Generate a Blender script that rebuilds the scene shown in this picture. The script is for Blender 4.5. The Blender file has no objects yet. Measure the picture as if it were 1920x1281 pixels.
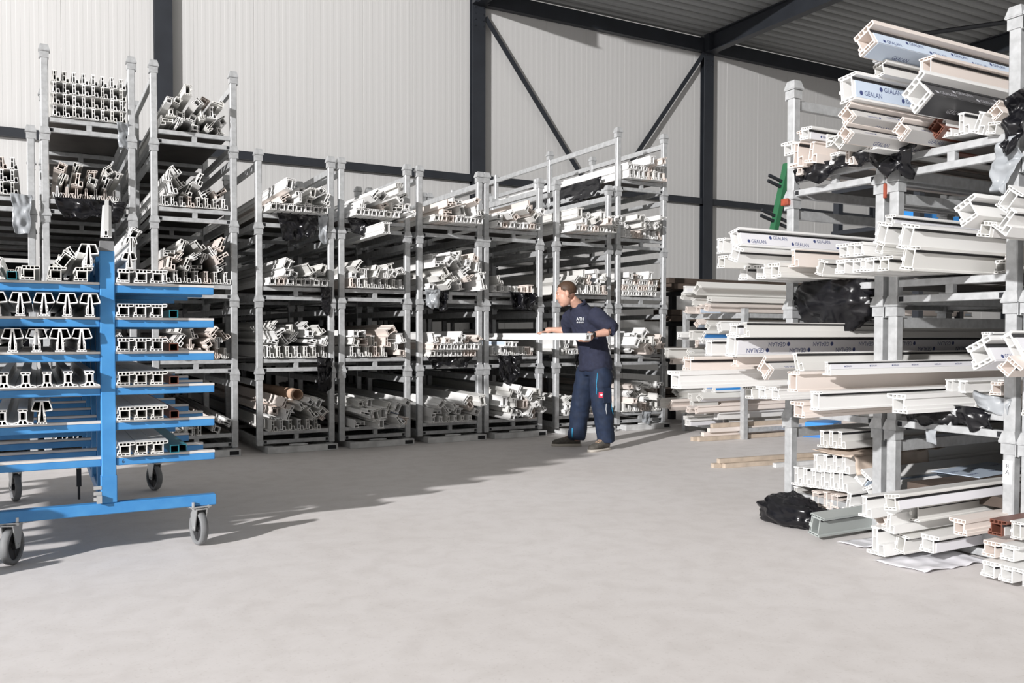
import bpy, bmesh, math, random
from mathutils import Vector, Matrix, noise
random.seed(7); noise.seed_set(5)
rnd = random.Random(11)
sc = bpy.context.scene
C = sc.collection
PI = math.pi
# ------------------------------------------------------------------ camera
F_PX, PY0, PITCH, YAW, ROLL, CAM_H = 1611.73, 665.53, 1.360, 61.019, 0.0956, 1.1826
def cam_axes():
    a, t, r = map(math.radians, (YAW, PITCH, ROLL))
    fw = Vector((math.cos(a)*math.cos(t), math.sin(a)*math.cos(t), -math.sin(t)))
    rt = Vector((math.sin(a), -math.cos(a), 0)); up = rt.cross(fw)
    return fw, rt*math.cos(r)+up*math.sin(r), up*math.cos(r)-rt*math.sin(r)
fw, rt, up = cam_axes()
cd = bpy.data.cameras.new('camera'); cam = bpy.data.objects.new('camera', cd); C.objects.link(cam)
cam.matrix_world = Matrix(((rt.x, up.x, -fw.x, 0), (rt.y, up.y, -fw.y, 0), (rt.z, up.z, -fw.z, CAM_H), (0, 0, 0, 1)))
cd.sensor_width = 36; cd.lens = F_PX/1920*36
cd.shift_y = (PY0-640.5)/1920
cd.clip_end = 300
sc.camera = cam
# ------------------------------------------------------------------ light
w = bpy.data.worlds.new('world'); sc.world = w; w.use_nodes = True
w.node_tree.nodes['Background'].inputs[0].default_value = (1.0, 0.975, 0.935, 1)
w.node_tree.nodes['Background'].inputs[1].default_value = 0.34
ld = bpy.data.lights.new('yard_floodlight', 'POINT'); lo = bpy.data.objects.new('yard_floodlight', ld); C.objects.link(lo)
lo.location = (-26, -8.2, 11.4); ld.energy = 76000; ld.shadow_soft_size = 0.35; ld.color = (1.0, 0.975, 0.965)
sc.view_settings.view_transform = 'Standard'; sc.view_settings.look = 'None'
sc.view_settings.gamma = 1; sc.view_settings.use_curve_mapping = False
sc.view_settings.exposure = 0.0

# ------------------------------------------------------------------ materials
def mat(name, col, rough=.5, metal=0., var=0., scale=8., bump=0., col2=None, spec=None):
    m = bpy.data.materials.new(name); m.use_nodes = True
    nt = m.node_tree; b = nt.nodes['Principled BSDF']
    b.inputs['Roughness'].default_value = rough; b.inputs['Metallic'].default_value = metal
    if spec is not None: b.inputs['Specular IOR Level'].default_value = spec
    c = (*col, 1)
    if var or bump:
        tc = nt.nodes.new('ShaderNodeTexCoord'); n = nt.nodes.new('ShaderNodeTexNoise')
        n.inputs['Scale'].default_value = scale; n.inputs['Detail'].default_value = 5
        nt.links.new(tc.outputs['Object'], n.inputs['Vector'])
        r = nt.nodes.new('ShaderNodeValToRGB')
        c2 = col2 or tuple(x*(1-var) for x in col)
        r.color_ramp.elements[0].position = .35; r.color_ramp.elements[1].position = .65
        r.color_ramp.elements[0].color = (*c2, 1); r.color_ramp.elements[1].color = c
        nt.links.new(n.outputs['Fac'], r.inputs['Fac']); nt.links.new(r.outputs['Color'], b.inputs['Base Color'])
        if bump:
            bp = nt.nodes.new('ShaderNodeBump'); bp.inputs['Strength'].default_value = bump
            bp.inputs['Distance'].default_value = .01
            nt.links.new(n.outputs['Fac'], bp.inputs['Height']); nt.links.new(bp.outputs['Normal'], b.inputs['Normal'])
    else:
        b.inputs['Base Color'].default_value = c
    return m
M = {}
M['galv'] = mat('galvanised_steel', (.56, .575, .585), .38, .3, .22, 22)
M['galvw'] = mat('worn_white_steel', (.72, .73, .73), .5, .1, .25, 10)
M['dark'] = mat('dark_opening', (.012, .013, .016), .8)
M['steel'] = mat('dark_painted_steel', (.028, .032, .040), .45, .1, .2, 3)
M['pvc'] = mat('white_pvc', (.84, .84, .83), .32)
M['pvc2'] = mat('offwhite_pvc', (.74, .735, .71), .36)
M['cream'] = mat('cream_pvc', (.80, .725, .675), .38)
M['grey'] = mat('grey_green_pvc', (.36, .39, .38), .4)
M['brown'] = mat('brown_pvc', (.16, .06, .04), .45)
M['black'] = mat('black_rubber', (.02, .02, .022), .55)
M['blackfilm'] = mat('black_film', (.035, .035, .04), .3)
M['bluefilm'] = mat('pale_blue_film', (.60, .70, .83), .3)
M['satblue'] = mat('bright_blue_film', (.03, .27, .72), .35)
M['whitefilm'] = mat('white_film', (.80, .80, .84), .3)
M['greyfilm'] = mat('grey_film', (.60, .59, .58), .35)
M['ink'] = mat('blue_ink', (.05, .07, .20), .6)
M['inkw'] = mat('pale_ink', (.45, .45, .48), .6)
M['blue'] = mat('blue_paint', (.045, .225, .52), .36, .0, .22, 9, col2=(.065, .27, .57))
M['liner'] = mat('pale_arm_liner', (.66, .64, .62), .6, 0, .15, 12)
M['rubber'] = mat('grey_rubber', (.20, .205, .21), .65, 0, .2, 20)
M['zinc'] = mat('zinc_caster', (.55, .56, .56), .35, .6)
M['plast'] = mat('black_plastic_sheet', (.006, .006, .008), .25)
M['silver'] = mat('clear_grey_sheet', (.33, .35, .37), .2)
M['card'] = mat('cardboard', (.52, .36, .26), .8, 0, .15, 6)
M['cardl'] = mat('pale_cardboard', (.60, .50, .42), .8, 0, .12, 6)
M['deck'] = mat('dark_deck_board', (.085, .075, .068), .6, 0, .4, 3)
M['red'] = mat('red_lead_paint', (.34, .065, .03), .7, 0, .4, 30)
M['green'] = mat('green_paint', (.03, .16, .07), .5)
M['teal'] = mat('teal_tube', (.02, .17, .22), .4)
M['paper'] = mat('white_paper', (.82, .82, .84), .7)
M['skin'] = mat('skin', (.62, .36, .27), .5, 0, .12, 30)
M['hair'] = mat('brown_hair', (.085, .045, .025), .6, 0, .4, 60)
M['navy'] = mat('navy_knit', (.020, .024, .052), .85, 0, .25, 30, .3)
M['navy2'] = mat('navy_trouser', (.010, .022, .055), .8, 0, .3, 20, .3)
M['cyan'] = mat('cyan_piping', (.03, .28, .50), .6)
M['logo'] = mat('pale_logo', (.75, .78, .82), .6)
M['badge'] = mat('red_badge', (.55, .02, .06), .5)
M['shoe'] = mat('grey_shoe', (.13, .12, .105), .8, 0, .3, 40)
M['sole'] = mat('cream_sole', (.62, .58, .52), .7)
M['lace'] = mat('tan_lace', (.50, .33, .22), .7)
M['wood'] = mat('pale_wood', (.56, .47, .38), .7, 0, .2, 10)
M['darkwood'] = mat('dark_timber', (.10, .075, .06), .7, 0, .3, 8)
M['orange'] = mat('orange_plastic', (.75, .22, .03), .5)

# ------------------------------------------------------------------ mesh helpers
def link(name, me, parent=None, loc=None):
    o = bpy.data.objects.new(name, me); C.objects.link(o)
    if parent: o.parent = parent
    if loc is not None: o.location = loc
    return o
def bx(bm, x0, x1, y0, y1, z0, z1):
    v = [bm.verts.new(p) for p in ((x0,y0,z0),(x1,y0,z0),(x1,y1,z0),(x0,y1,z0),(x0,y0,z1),(x1,y0,z1),(x1,y1,z1),(x0,y1,z1))]
    for f in ((3,2,1,0),(4,5,6,7),(0,1,5,4),(1,2,6,5),(2,3,7,6),(3,0,4,7)): bm.faces.new([v[i] for i in f])
def frus(bm, z0, a0, b0, z1, a1, b1):
    v = [bm.verts.new(p) for p in ((-a0,-b0,z0),(a0,-b0,z0),(a0,b0,z0),(-a0,b0,z0),(-a1,-b1,z1),(a1,-b1,z1),(a1,b1,z1),(-a1,b1,z1))]
    for f in ((3,2,1,0),(4,5,6,7),(0,1,5,4),(1,2,6,5),(2,3,7,6),(3,0,4,7)): bm.faces.new([v[i] for i in f])
def tomesh(bm, name, m=None, smooth=False, recalc=True):
    if recalc: bmesh.ops.recalc_face_normals(bm, faces=bm.faces)
    me = bpy.data.meshes.new(name); bm.to_mesh(me); bm.free()
    if m is not None: me.materials.append(M[m] if isinstance(m, str) else m)
    if smooth:
        for p in me.polygons: p.use_smooth = True
    return me
def boxmesh(name, m, *d, bev=0.):
    bm = bmesh.new(); bx(bm, *d)
    if bev: bmesh.ops.bevel(bm, geom=bm.edges[:], offset=bev, segments=1, affect='EDGES')
    return tomesh(bm, name, m)
def tube(bm, pts, rad, n=10, cap=True):
    pts = [Vector(p) for p in pts]; rings = []; prev = None
    for i, p in enumerate(pts):
        d = (pts[min(i+1, len(pts)-1)]-pts[max(i-1, 0)]).normalized()
        if prev is None:
            s = d.orthogonal().normalized()
        else:
            s = (prev-d*prev.dot(d)).normalized()
        prev = s; t = d.cross(s)
        r = rad[i] if isinstance(rad, (list, tuple)) else rad
        rings.append([bm.verts.new(p+(s*math.cos(2*PI*k/n)+t*math.sin(2*PI*k/n))*r) for k in range(n)])
    for a, b in zip(rings, rings[1:]):
        for k in range(n): bm.faces.new((a[k], a[(k+1)%n], b[(k+1)%n], b[k]))
    if cap: bm.faces.new(rings[0][::-1]); bm.faces.new(rings[-1])
def ering(bm, pts, n=16, cap=True):
    """pts: (center, axis_a vector, axis_b vector) ellipse rings"""
    rings = [[bm.verts.new(Vector(c)+Vector(a)*math.cos(2*PI*k/n)+Vector(b)*math.sin(2*PI*k/n)) for k in range(n)] for c, a, b in pts]
    for a, b in zip(rings, rings[1:]):
        for k in range(n): bm.faces.new((a[k], a[(k+1)%n], b[(k+1)%n], b[k]))
    if cap: bm.faces.new(rings[0][::-1]); bm.faces.new(rings[-1])
def ball(bm, c, ax, ay, az, u=14, v=9):
    c, ax, ay, az = map(Vector, (c, ax, ay, az))
    r = bmesh.ops.create_uvsphere(bm, u_segments=u, v_segments=v, radius=1)['verts']
    for q in r: q.co = c+ax*q.co.x+ay*q.co.y+az*q.co.z
def cyl(bm, p0, p1, r, n=16): tube(bm, [p0, p1], r, n)
def tag(o, label, cat, group=None, kind=None):
    o['label'] = label; o['category'] = cat
    if group: o['group'] = group
    if kind: o['kind'] = kind
    return o
def thing(name, label, cat, loc=(0, 0, 0), group=None):
    o = bpy.data.objects.new(name, None); C.objects.link(o); o.location = loc; o.empty_display_size = .1
    return tag(o, label, cat, group)
def struct(name, me, loc=None):
    o = link(name, me, None, loc); o['kind'] = 'structure'; return o

# ------------------------------------------------------------------ setting
WY = 15.5
def floor_material():
    m = bpy.data.materials.new('concrete_floor'); m.use_nodes = True
    nt = m.node_tree; b = nt.nodes['Principled BSDF']; b.inputs['Roughness'].default_value = .72
    tc = nt.nodes.new('ShaderNodeTexCoord')
    def nz(s, d, dist=0):
        n = nt.nodes.new('ShaderNodeTexNoise'); n.inputs['Scale'].default_value = s; n.inputs['Detail'].default_value = d
        n.inputs['Distortion'].default_value = dist; nt.links.new(tc.outputs['Object'], n.inputs['Vector']); return n
    def ramp(n, p0, c0, p1, c1):
        r = nt.nodes.new('ShaderNodeValToRGB'); r.color_ramp.elements[0].position = p0; r.color_ramp.elements[1].position = p1
        r.color_ramp.elements[0].color = (*c0, 1); r.color_ramp.elements[1].color = (*c1, 1)
        nt.links.new(n.outputs['Fac'], r.inputs['Fac']); return r
    def mul(a, b_, f):
        x = nt.nodes.new('ShaderNodeMixRGB'); x.blend_type = 'MULTIPLY'; x.inputs[0].default_value = f
        nt.links.new(a.outputs['Color'], x.inputs[1]); nt.links.new(b_.outputs['Color'], x.inputs[2]); return x
    n1 = nz(.55, 6, .6); n2 = nz(7, 8, .4); n3 = nz(60, 3)
    a = ramp(n1, .3, (.665, .635, .62), .7, (.725, .70, .692))
    c = ramp(n2, .32, (.74, .72, .70), .58, (1, 1, 1)); d = ramp(n3, .30, (.80, .78, .76), .42, (1, 1, 1))
    x = mul(mul(a, c, .28), d, .4); nt.links.new(x.outputs['Color'], b.inputs['Base Color'])
    bp = nt.nodes.new('ShaderNodeBump'); bp.inputs['Strength'].default_value = .12; bp.inputs['Distance'].default_value = .01
    nt.links.new(n2.outputs['Fac'], bp.inputs['Height']); nt.links.new(bp.outputs['Normal'], b.inputs['Normal'])
    return m
fl = struct('floor', boxmesh('floor', floor_material(), -30, 45, -25, 18, -.2, 0))
wallm = mat('white_wall_panel', (.58, .58, .575), .5)
wb = struct('wall_back', boxmesh('wall_back', 'galv', -9, 42, WY+.03, WY+.2, 0, 8.1))
bm = bmesh.new()       # one microrib panel, 1 m wide
prof = []
for i in range(8):
    x = i*.125
    prof += [(x+.004, 0.0), (x+.060, 0.0), (x+.063, .0011), (x+.120, .0011)]
prof = [(0, .006)]+prof+[(.998, .006)]
lo_ = [bm.verts.new((x, WY+y, 0)) for x, y in prof]; hi_ = [bm.verts.new((x, WY+y, 8.05)) for x, y in prof]
for i in range(len(prof)-1): bm.faces.new((lo_[i], lo_[i+1], hi_[i+1], hi_[i]))
bm.faces.new((lo_[0], hi_[0], hi_[-1], lo_[-1]))
pm = tomesh(bm, 'panel', wallm)
for i in range(50): link('panel', pm, wb, (-8.6+i, 0, 0))
def hcolumn(name, x):
    bm = bmesh.new()
    bx(bm, x-.14, x+.14, WY-.145, WY-.127, 0, 8.1); bx(bm, x-.14, x+.14, WY-.02, WY-.002, 0, 8.1); bx(bm, x-.008, x+.008, WY-.127, WY-.02, 0, 8.1)
    o = struct(name, tomesh(bm, name, 'steel'))
    bm = bmesh.new()
    for s in (-.09, .09):
        for z in (7.3, 7.42, 7.54, 7.66): cyl(bm, (x+s, WY-.162, z), (x+s, WY-.144, z), .016, 6)
    link('bolts', tomesh(bm, 'bolts', 'steel'), o)
    bx_ = boxmesh('bracket', 'steel', x-.16, x+.16, WY-.30, WY-.146, 7.70, 8.1); link('bracket', bx_, o)
COLX = (1.90, 7.75, 13.72, 19.6, 25.5, 31.4)
for i, x in enumerate(COLX): hcolumn('trim_%d' % (i+1), x)
k = 10
for i, x in enumerate(COLX[:-1]):
    struct('trim_%d' % k, boxmesh('girt', 'steel', x+.142, COLX[i+1]-.142, WY-.11, WY-.004, 4.22, 4.36)); k += 1
struct('trim_%d' % k, boxmesh('girt', 'steel', -8, COLX[0]-.142, WY-.11, WY-.004, 4.22, 4.36)); k += 1
for i, x in enumerate(COLX[1:-1]):   # eave beams
    bm = bmesh.new(); x1 = COLX[i+2]
    bx(bm, x+.17, x1-.17, WY-.16, WY-.14, 7.72, 8.02); bx(bm, x+.17, x1-.17, WY-.14, WY-.03, 7.72, 7.74)
    struct('trim_%d' % k, tomesh(bm, 'eave_beam', 'steel')); k += 1
for x in COLX[1:]:                    # rafters
    bm = bmesh.new()
    y_ = 13.6 if x < 8 else (10.2 if x < 14 else 9.0)
    bx(bm, x-.10, x+.10, y_, WY-.30, 7.70, 7.72); bx(bm, x-.10, x+.10, y_, WY-.30, 8.10, 8.12); bx(bm, x-.007, x+.007, y_, WY-.30, 7.72, 8.10)
    struct('trim_%d' % k, tomesh(bm, 'rafter', 'steel')); k += 1
def brace(p0, p1):
    global k
    p0, p1 = Vector(p0), Vector(p1); d = (p1-p0).normalized(); n = Vector((-d.z, 0, d.x))
    bm = bmesh.new(); v = []
    for p in (p0, p1):
        for s, y in ((-.05, 0), (.05, 0), (.05, .012), (-.05, .012)):
            v.append(bm.verts.new(p+n*s+Vector((0, y, 0))))
    for f in ((0,1,2,3),(7,6,5,4),(0,4,5,1),(1,5,6,2),(2,6,7,3),(3,7,4,0)): bm.faces.new([v[i] for i in f])
    struct('trim_%d' % k, tomesh(bm, 'wind_brace', 'steel')); k += 1
brace((7.90, WY-.126, 7.50), (10.70, WY-.126, 3.93)); brace((13.57, WY-.142, 7.69), (10.70, WY-.142, 3.93))
brace((19.75, WY-.126, 7.55), (22.2, WY-.13, 3.9))
# roof deck, trapezoid ribs running along X
bm = bmesh.new()
for xa, xb, ya in ((6.6, 13.72, 12.36), (13.72, 19.6, 10.12), (19.6, 42, 9.0)):
    y = ya; pts = []
    while y < WY+.2:
        pts += [(y, 8.13), (y+.11, 8.13), (y+.15, 8.24), (y+.24, 8.24)]; y += .28
    a = [bm.verts.new((xa, py, pz)) for py, pz in pts]; b = [bm.verts.new((xb, py, pz)) for py, pz in pts]
    for i in range(len(pts)-1): bm.faces.new((a[i], b[i], b[i+1], a[i+1]))
rfm = mat('dark_roof_deck', (.34, .35, .35), .5)
ro = struct('ceiling', tomesh(bm, 'ceiling', rfm)); md = ro.modifiers.new('s', 'SOLIDIFY'); md.thickness = .01; md.offset = 1
bm = bmesh.new(); tube(bm, [(17.0, 13.6, 8.0), (19.3, 10.2, 8.0)], .05, 6)
struct('trim_%d' % k, tomesh(bm, 'roof_rod', 'steel')); k += 1

# ------------------------------------------------------------------ stacking frames
P = .72; B0 = .07; YF = 8.638; PS = .03
MS = {}
def cached(key, fn):
    if key not in MS: MS[key] = fn()
    return MS[key]
def post_mesh(h):
    def f():
        bm = bmesh.new(); bx(bm, -PS, PS, -PS, PS, .0, h-.012)
        bmesh.ops.bevel(bm, geom=bm.edges[:], offset=.006, segments=1, affect='EDGES')
        return tomesh(bm, 'post', 'galv')
    return cached(('post', h), f)
def cap_mesh():
    def f():
        bm = bmesh.new(); frus(bm, 0, .046, .046, .055, .031, .031)
        frus(bm, -.006, .044, .044, 0, .044, .044)
        return tomesh(bm, 'cap', 'galv')
    return cached('cap', f)
def collar_mesh():
    def f():
        bm = bmesh.new(); frus(bm, -.062, .036, .036, -.008, .036, .036)
        return tomesh(bm, 'collar', 'galv')
    return cached('collar', f)
def loop_mesh(s):
    def f():
        bm = bmesh.new(); x0, x1 = sorted((s*.0365, s*.043))
        bx(bm, x0, x1, -.035, -.029, -.070, -.004)
        bx(bm, x0, x1, -.029, .02, -.010, -.004); bx(bm, x0, x1, -.029, .02, -.070, -.064)
        return tomesh(bm, 'side_bracket', 'galv')
    return cached(('loop', s), f)
ORD = ['first', 'second', 'third', 'fourth', 'fifth', 'sixth', 'seventh', 'eighth', 'ninth']
FRAMES = (0, 1.6, 3.2, 4.8)
def frame_unit(name, label, group, origin, rotz, wd, h, top, bottom, frames=FRAMES, rear=False):
    """local: x across the front (0..wd), y into depth, z up"""
    t = thing(name, label, 'stacking rack', origin, group); t.rotation_euler = (0, 0, rotz)
    for fi, y in enumerate(frames):
        for s, x in ((-1, 0), (1, wd)):
            link('post', post_mesh(h), t, (x, y, 0))
            if fi < 2:
                if not bottom: link('cap', cap_mesh(), t, (x, y, 0))
                link('collar', collar_mesh(), t, (x, y, h))
                if fi == 0: link('side_bracket', loop_mesh(s), t, (x, y, h))
                if top: link('top_cap', cap_mesh(), t, (x, y, h))
        lb = cached(('lb', wd), lambda: boxmesh('beam', 'galv', PS+.001, wd-PS-.001, -.02, .02, -.02, .02, bev=.003))
        link('lower_beam', lb, t, (0, y, .035)); link('deck_beam', lb, t, (0, y, .125))
        if fi < 2:
            st = cached('stub', lambda: boxmesh('stub', 'galv', -.022, .022, -.018, .018, .0, .05))
            link('beam_spacer', st, t, (wd/2, y, .055))
            if fi == 0:
                ho = cached('hole', lambda: boxmesh('hole', 'dark', -.014, .014, -.0215, -.0195, -.014, .014))
                link('beam_slot', ho, t, (PS+.022, y, .035)); link('beam_slot', ho, t, (wd-PS-.022, y, .035))
    L = frames[-1]
    ds = cached(('deck', wd, L), lambda: boxmesh('deck_sheet', 'deck', PS+.002, wd-PS-.002, .03, L+.9, .147, .151))
    link('deck_sheet', ds, t)
    if rear:  # added light blocker: dark sheet across the back so rack interiors go dark
        rs = cached(('rear', wd, L), lambda: boxmesh('rear_shade_sheet', 'plast', PS+.002, wd-PS-.002, L+.905, L+.909, .04, .70))
        link('rear_shade_sheet', rs, t)
    rl = cached(('rail', L), lambda: boxmesh('rail', 'galv', -.018, .018, PS+.001, L-PS-.001, -.03, .03))
    for x in (0, wd):
        link('side_rail', rl, t, (x, 0, .04)); link('top_rail', rl, t, (x, 0, h-.10))
    if bottom == 'skid':
        def f():
            bm = bmesh.new(); bx(bm, .05, wd+.03, -.13, -.07, -.068, -.005)
            bx(bm, .05, .12, -.07, 4.5, -.068, -.005); bx(bm, wd-.06, wd+.01, -.07, 4.5, -.068, -.005)
            return tomesh(bm, 'skid', 'galvw')
        link('skid', cached(('skid', wd), f), t)
        link('skid_pocket', cached(('skp', wd), lambda: boxmesh('skp', 'dark', wd-.075, wd+.012, -.1325, -.1300, -.056, -.018)), t)
        def g():
            bm = bmesh.new(); tube(bm, [(wd*.5+.09*math.cos(q), -.09+.035*math.sin(q), .006) for q in [i*2*PI/16 for i in range(17)]], .007, 5, False)
            return tomesh(bm, 'pull_ring', 'galvw')
        link('pull_ring', cached(('ring', wd), g), t)
    return t
# (left x, right x, tiers)
RACKS = [(-.737, -.022, 4), (.088, .790, 5), (.980, 1.697, 5), (1.936, 2.664, 4), (2.775, 3.505, 4), (3.647, 4.373, 4),
         (4.46, 5.165, 4), (5.398, 6.144, 4), (6.286, 7.000, 5)]
def stackname(r): return '%s wall-row stack from the trolley' % ORD[r]
for r, (xl, xr, n) in enumerate(RACKS):
    for kk in range(n):
        frame_unit('stacking_frame', 'galvanised steel stacking frame, %s tier of %s' % (ORD[kk], stackname(r)),
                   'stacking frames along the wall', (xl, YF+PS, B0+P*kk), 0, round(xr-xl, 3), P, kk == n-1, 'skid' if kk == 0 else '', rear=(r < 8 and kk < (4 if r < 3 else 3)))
for kk in range(4):
    frame_unit('stacking_frame', 'galvanised steel stacking frame, %s tier of stack beyond the trolley end' % ORD[kk],
               'stacking frames along the wall', (-1.56, YF+PS, B0+P*kk), 0, .715, P, kk == 3, 'skid' if kk == 0 else '')
# racks on the other side of the aisle, turned 90 degrees (local x -> -Y, local y -> +X)
XF = 4.352; B2 = -.085
RR = [(4.086, 3.398, 4), (3.302, 2.609, 4), (2.515, 1.82, 4)]
RN = ['aisle rack with the hanging black sack', 'aisle rack with torn silver film on its post', 'aisle rack facing the trolley']
for r, (ya, yb, n) in enumerate(RR):
    for kk in range(n):
        z0 = max(0.0, B2+P*kk); h = B2+P*(kk+1)-z0
        frame_unit('stacking_frame', 'galvanised steel stacking frame, %s tier of %s' % (ORD[kk], RN[r]),
                   'stacking frames across the aisle', (XF+PS, ya, z0), -PI/2, round(ya-yb, 3), round(h, 3), kk == n-1, 'floor' if kk == 0 else '')

# ------------------------------------------------------------------ profile sections (mm, x right, z up)
def cell(x0, x1, z0, z1): return [(x0, z0), (x1, z0), (x1, z1), (x0, z1)]
SEC = {}
SEC['sash'] = ([(-14, 0), (76, 0), (70, 50), (41, 46), (39, 110), (47, 111), (47, 118), (6, 118), (6, 111), (13, 110), (13, 15), (-14, 15)],
               [[(17, 19), (35, 19), (34.5, 72), (17.5, 72)], [(18, 76), (34, 76), (34, 108), (18, 108)], [(45, 8), (71, 5), (66, 45.5), (45.5, 42)], cell(-10, 3, 4, 11), cell(7, 22, 4, 13), cell(26, 40, 4, 14)], (39, 52, 108))
SEC['frame'] = ([(0, 0), (67, 0), (67, 57), (90, 59), (92, 66), (92, 75), (8, 75), (8, 58), (13, 56), (13, 30), (4, 28), (4, 16), (0, 14)],
                [cell(18.5, 62.5, 14.5, 54), cell(12, 27, 59, 71), cell(31, 46, 59, 71), cell(50, 64, 59, 71), [(68, 62), (88, 63.5), (88, 71), (68, 71)], cell(4, 20, 4, 10.5), cell(24, 41, 4, 10.5), cell(45, 63, 4, 10.5), cell(8, 15, 17.5, 26)], (67, 2, 56))
SEC['hat'] = ([(-27, 0), (27, 0), (27, 8), (21, 10), (21, 52), (13, 76), (54, 80), (58, 88), (40, 140), (-40, 140), (-58, 88), (-54, 80), (-13, 76), (-21, 52), (-21, 10), (-27, 8)],
              [[(-10, 14), (10, 14), (3, 118), (-3, 118)], [(-52, 88), (-15, 82), (-7.5, 135.5), (-37, 135.5)], [(15, 82), (52, 88), (37, 135.5), (7.5, 135.5)], cell(-22, -9, 4, 9.5), cell(-5, 6, 4, 9.5), cell(10, 22, 4, 9.5), cell(-17, -14, 16, 32), cell(14, 17, 16, 32), cell(-17, -14, 36, 50), cell(14, 17, 36, 50)], (21, 12, 50))
SEC['tee'] = ([(-46, 0), (46, 0), (44, 9), (22, 14), (17, 22), (17, 64), (21, 66), (21, 76), (-21, 76), (-21, 66), (-17, 64), (-17, 22), (-22, 14), (-44, 9)],
              [cell(-9, 9, 24, 60), cell(-17, -3, 66, 72), cell(3, 17, 66, 72), cell(-14, -12, 26, 58), cell(12, 14, 26, 58), [(-40, 4), (-24, 4), (-24, 10), (-38, 7)], [(-19, 4), (-3, 4), (-3, 19), (-12, 19)], [(3, 4), (19, 4), (12, 19), (3, 19)], [(24, 4), (40, 4), (38, 7), (24, 10)]], (17, 22, 62))
SEC['vee'] = ([(-40, 50), (-30, 4), (-6, 0), (6, 0), (30, 4), (40, 50), (24, 50), (12, 20), (9, 110), (-9, 110), (-12, 20), (-24, 50)],
              [[(-34, 46), (-26, 9), (-14, 9), (-25, 46)], [(26, 9), (34, 46), (25, 46), (14, 9)], [(-6, 8), (6, 8), (4, 104), (-4, 104)]], (9, 22, 104))
SEC['tube'] = (cell(0, 46, 0, 42), [cell(3.5, 42.5, 3.5, 38.5)], (46, 2, 40))
SEC['door'] = ([(0, 0), (78, 0), (78, 10), (70, 14), (70, 100), (94, 102), (94, 116), (0, 116), (0, 106), (8, 104), (8, 60), (0, 56), (0, 44), (8, 42), (8, 12), (0, 10)],
               [cell(22, 65, 17, 97), cell(12, 18, 17, 40), cell(12, 18, 64, 97), cell(5, 24, 104, 112), cell(28, 46, 104, 112), cell(50, 66, 104, 112), cell(70, 90, 106, 112), cell(5, 24, 4, 11), cell(28, 46, 4, 11), cell(50, 72, 4, 10)], (70, 14, 99))
for kx, (o, hs, fx) in list(SEC.items()):          # centre every section on its bounding box
    xs = [p[0] for p in o]; zs = [p[1] for p in o]; cx = (min(xs)+max(xs))/2; cz = (min(zs)+max(zs))/2
    SEC[kx] = ([((x-cx)/1000, (z-cz)/1000) for x, z in o], [[((x-cx)/1000, (z-cz)/1000) for x, z in h] for h in hs],
               ((fx[0]-cx)/1000, (fx[1]-cz)/1000, (fx[2]-cz)/1000), ((max(xs)-min(xs))/1000, (max(zs)-min(zs))/1000))
def profile_mesh(kind, s, L, m, mir=False):
    def f():
        outer, holes, fx, dim = SEC[kind]
        bm = bmesh.new(); loops = []
        for lp in [outer]+holes:
            if mir: lp = [(-x, z) for x, z in lp]
            loops.append([bm.verts.new((x*s, 0, z*s)) for x, z in lp])
        ed = [bm.edges.new((lp[i], lp[(i+1) % len(lp)])) for lp in loops for i in range(len(lp))]
        bmesh.ops.triangle_fill(bm, use_beauty=False, use_dissolve=False, edges=ed)
        caps = list(bm.faces)
        mp = {}
        for lp in loops:
            for v in lp: mp[v] = bm.verts.new(v.co+Vector((0, L, 0)))
        for fc in caps: bm.faces.new([mp[v] for v in reversed(fc.verts)])
        for lp in loops:
            for i in range(len(lp)):
                a, b = lp[i], lp[(i+1) % len(lp)]; bm.faces.new((a, b, mp[b], mp[a]))
        return tomesh(bm, kind, m)
    return cached((kind, s, L, m, mir), f)
NOUN = {'sash': ('sash_profile', 'sash profile'), 'frame': ('frame_profile', 'frame profile'), 'hat': ('mullion_profile', 'mullion profile'),
        'tee': ('mullion_profile', 'mullion profile'), 'vee': ('glazing_profile', 'glazing profile'), 'tube': ('square_tube', 'square tube'), 'door': ('door_profile', 'door profile')}
COLN = {'pvc': 'white', 'pvc2': 'off-white', 'cream': 'cream', 'grey': 'grey-green', 'brown': 'brown', 'teal': 'teal', 'black': 'dark', 'card': 'brown'}
def text_mesh(body, size, m):
    cu = bpy.data.curves.new('t', 'FONT'); cu.body = body; cu.size = size; cu.align_x = 'CENTER'; cu.align_y = 'CENTER'; cu.resolution_u = 2
    o = bpy.data.objects.new('t', cu); C.objects.link(o)
    me = bpy.data.meshes.new_from_object(o.evaluated_get(bpy.context.evaluated_depsgraph_get()))
    bpy.data.objects.remove(o); return me
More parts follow.
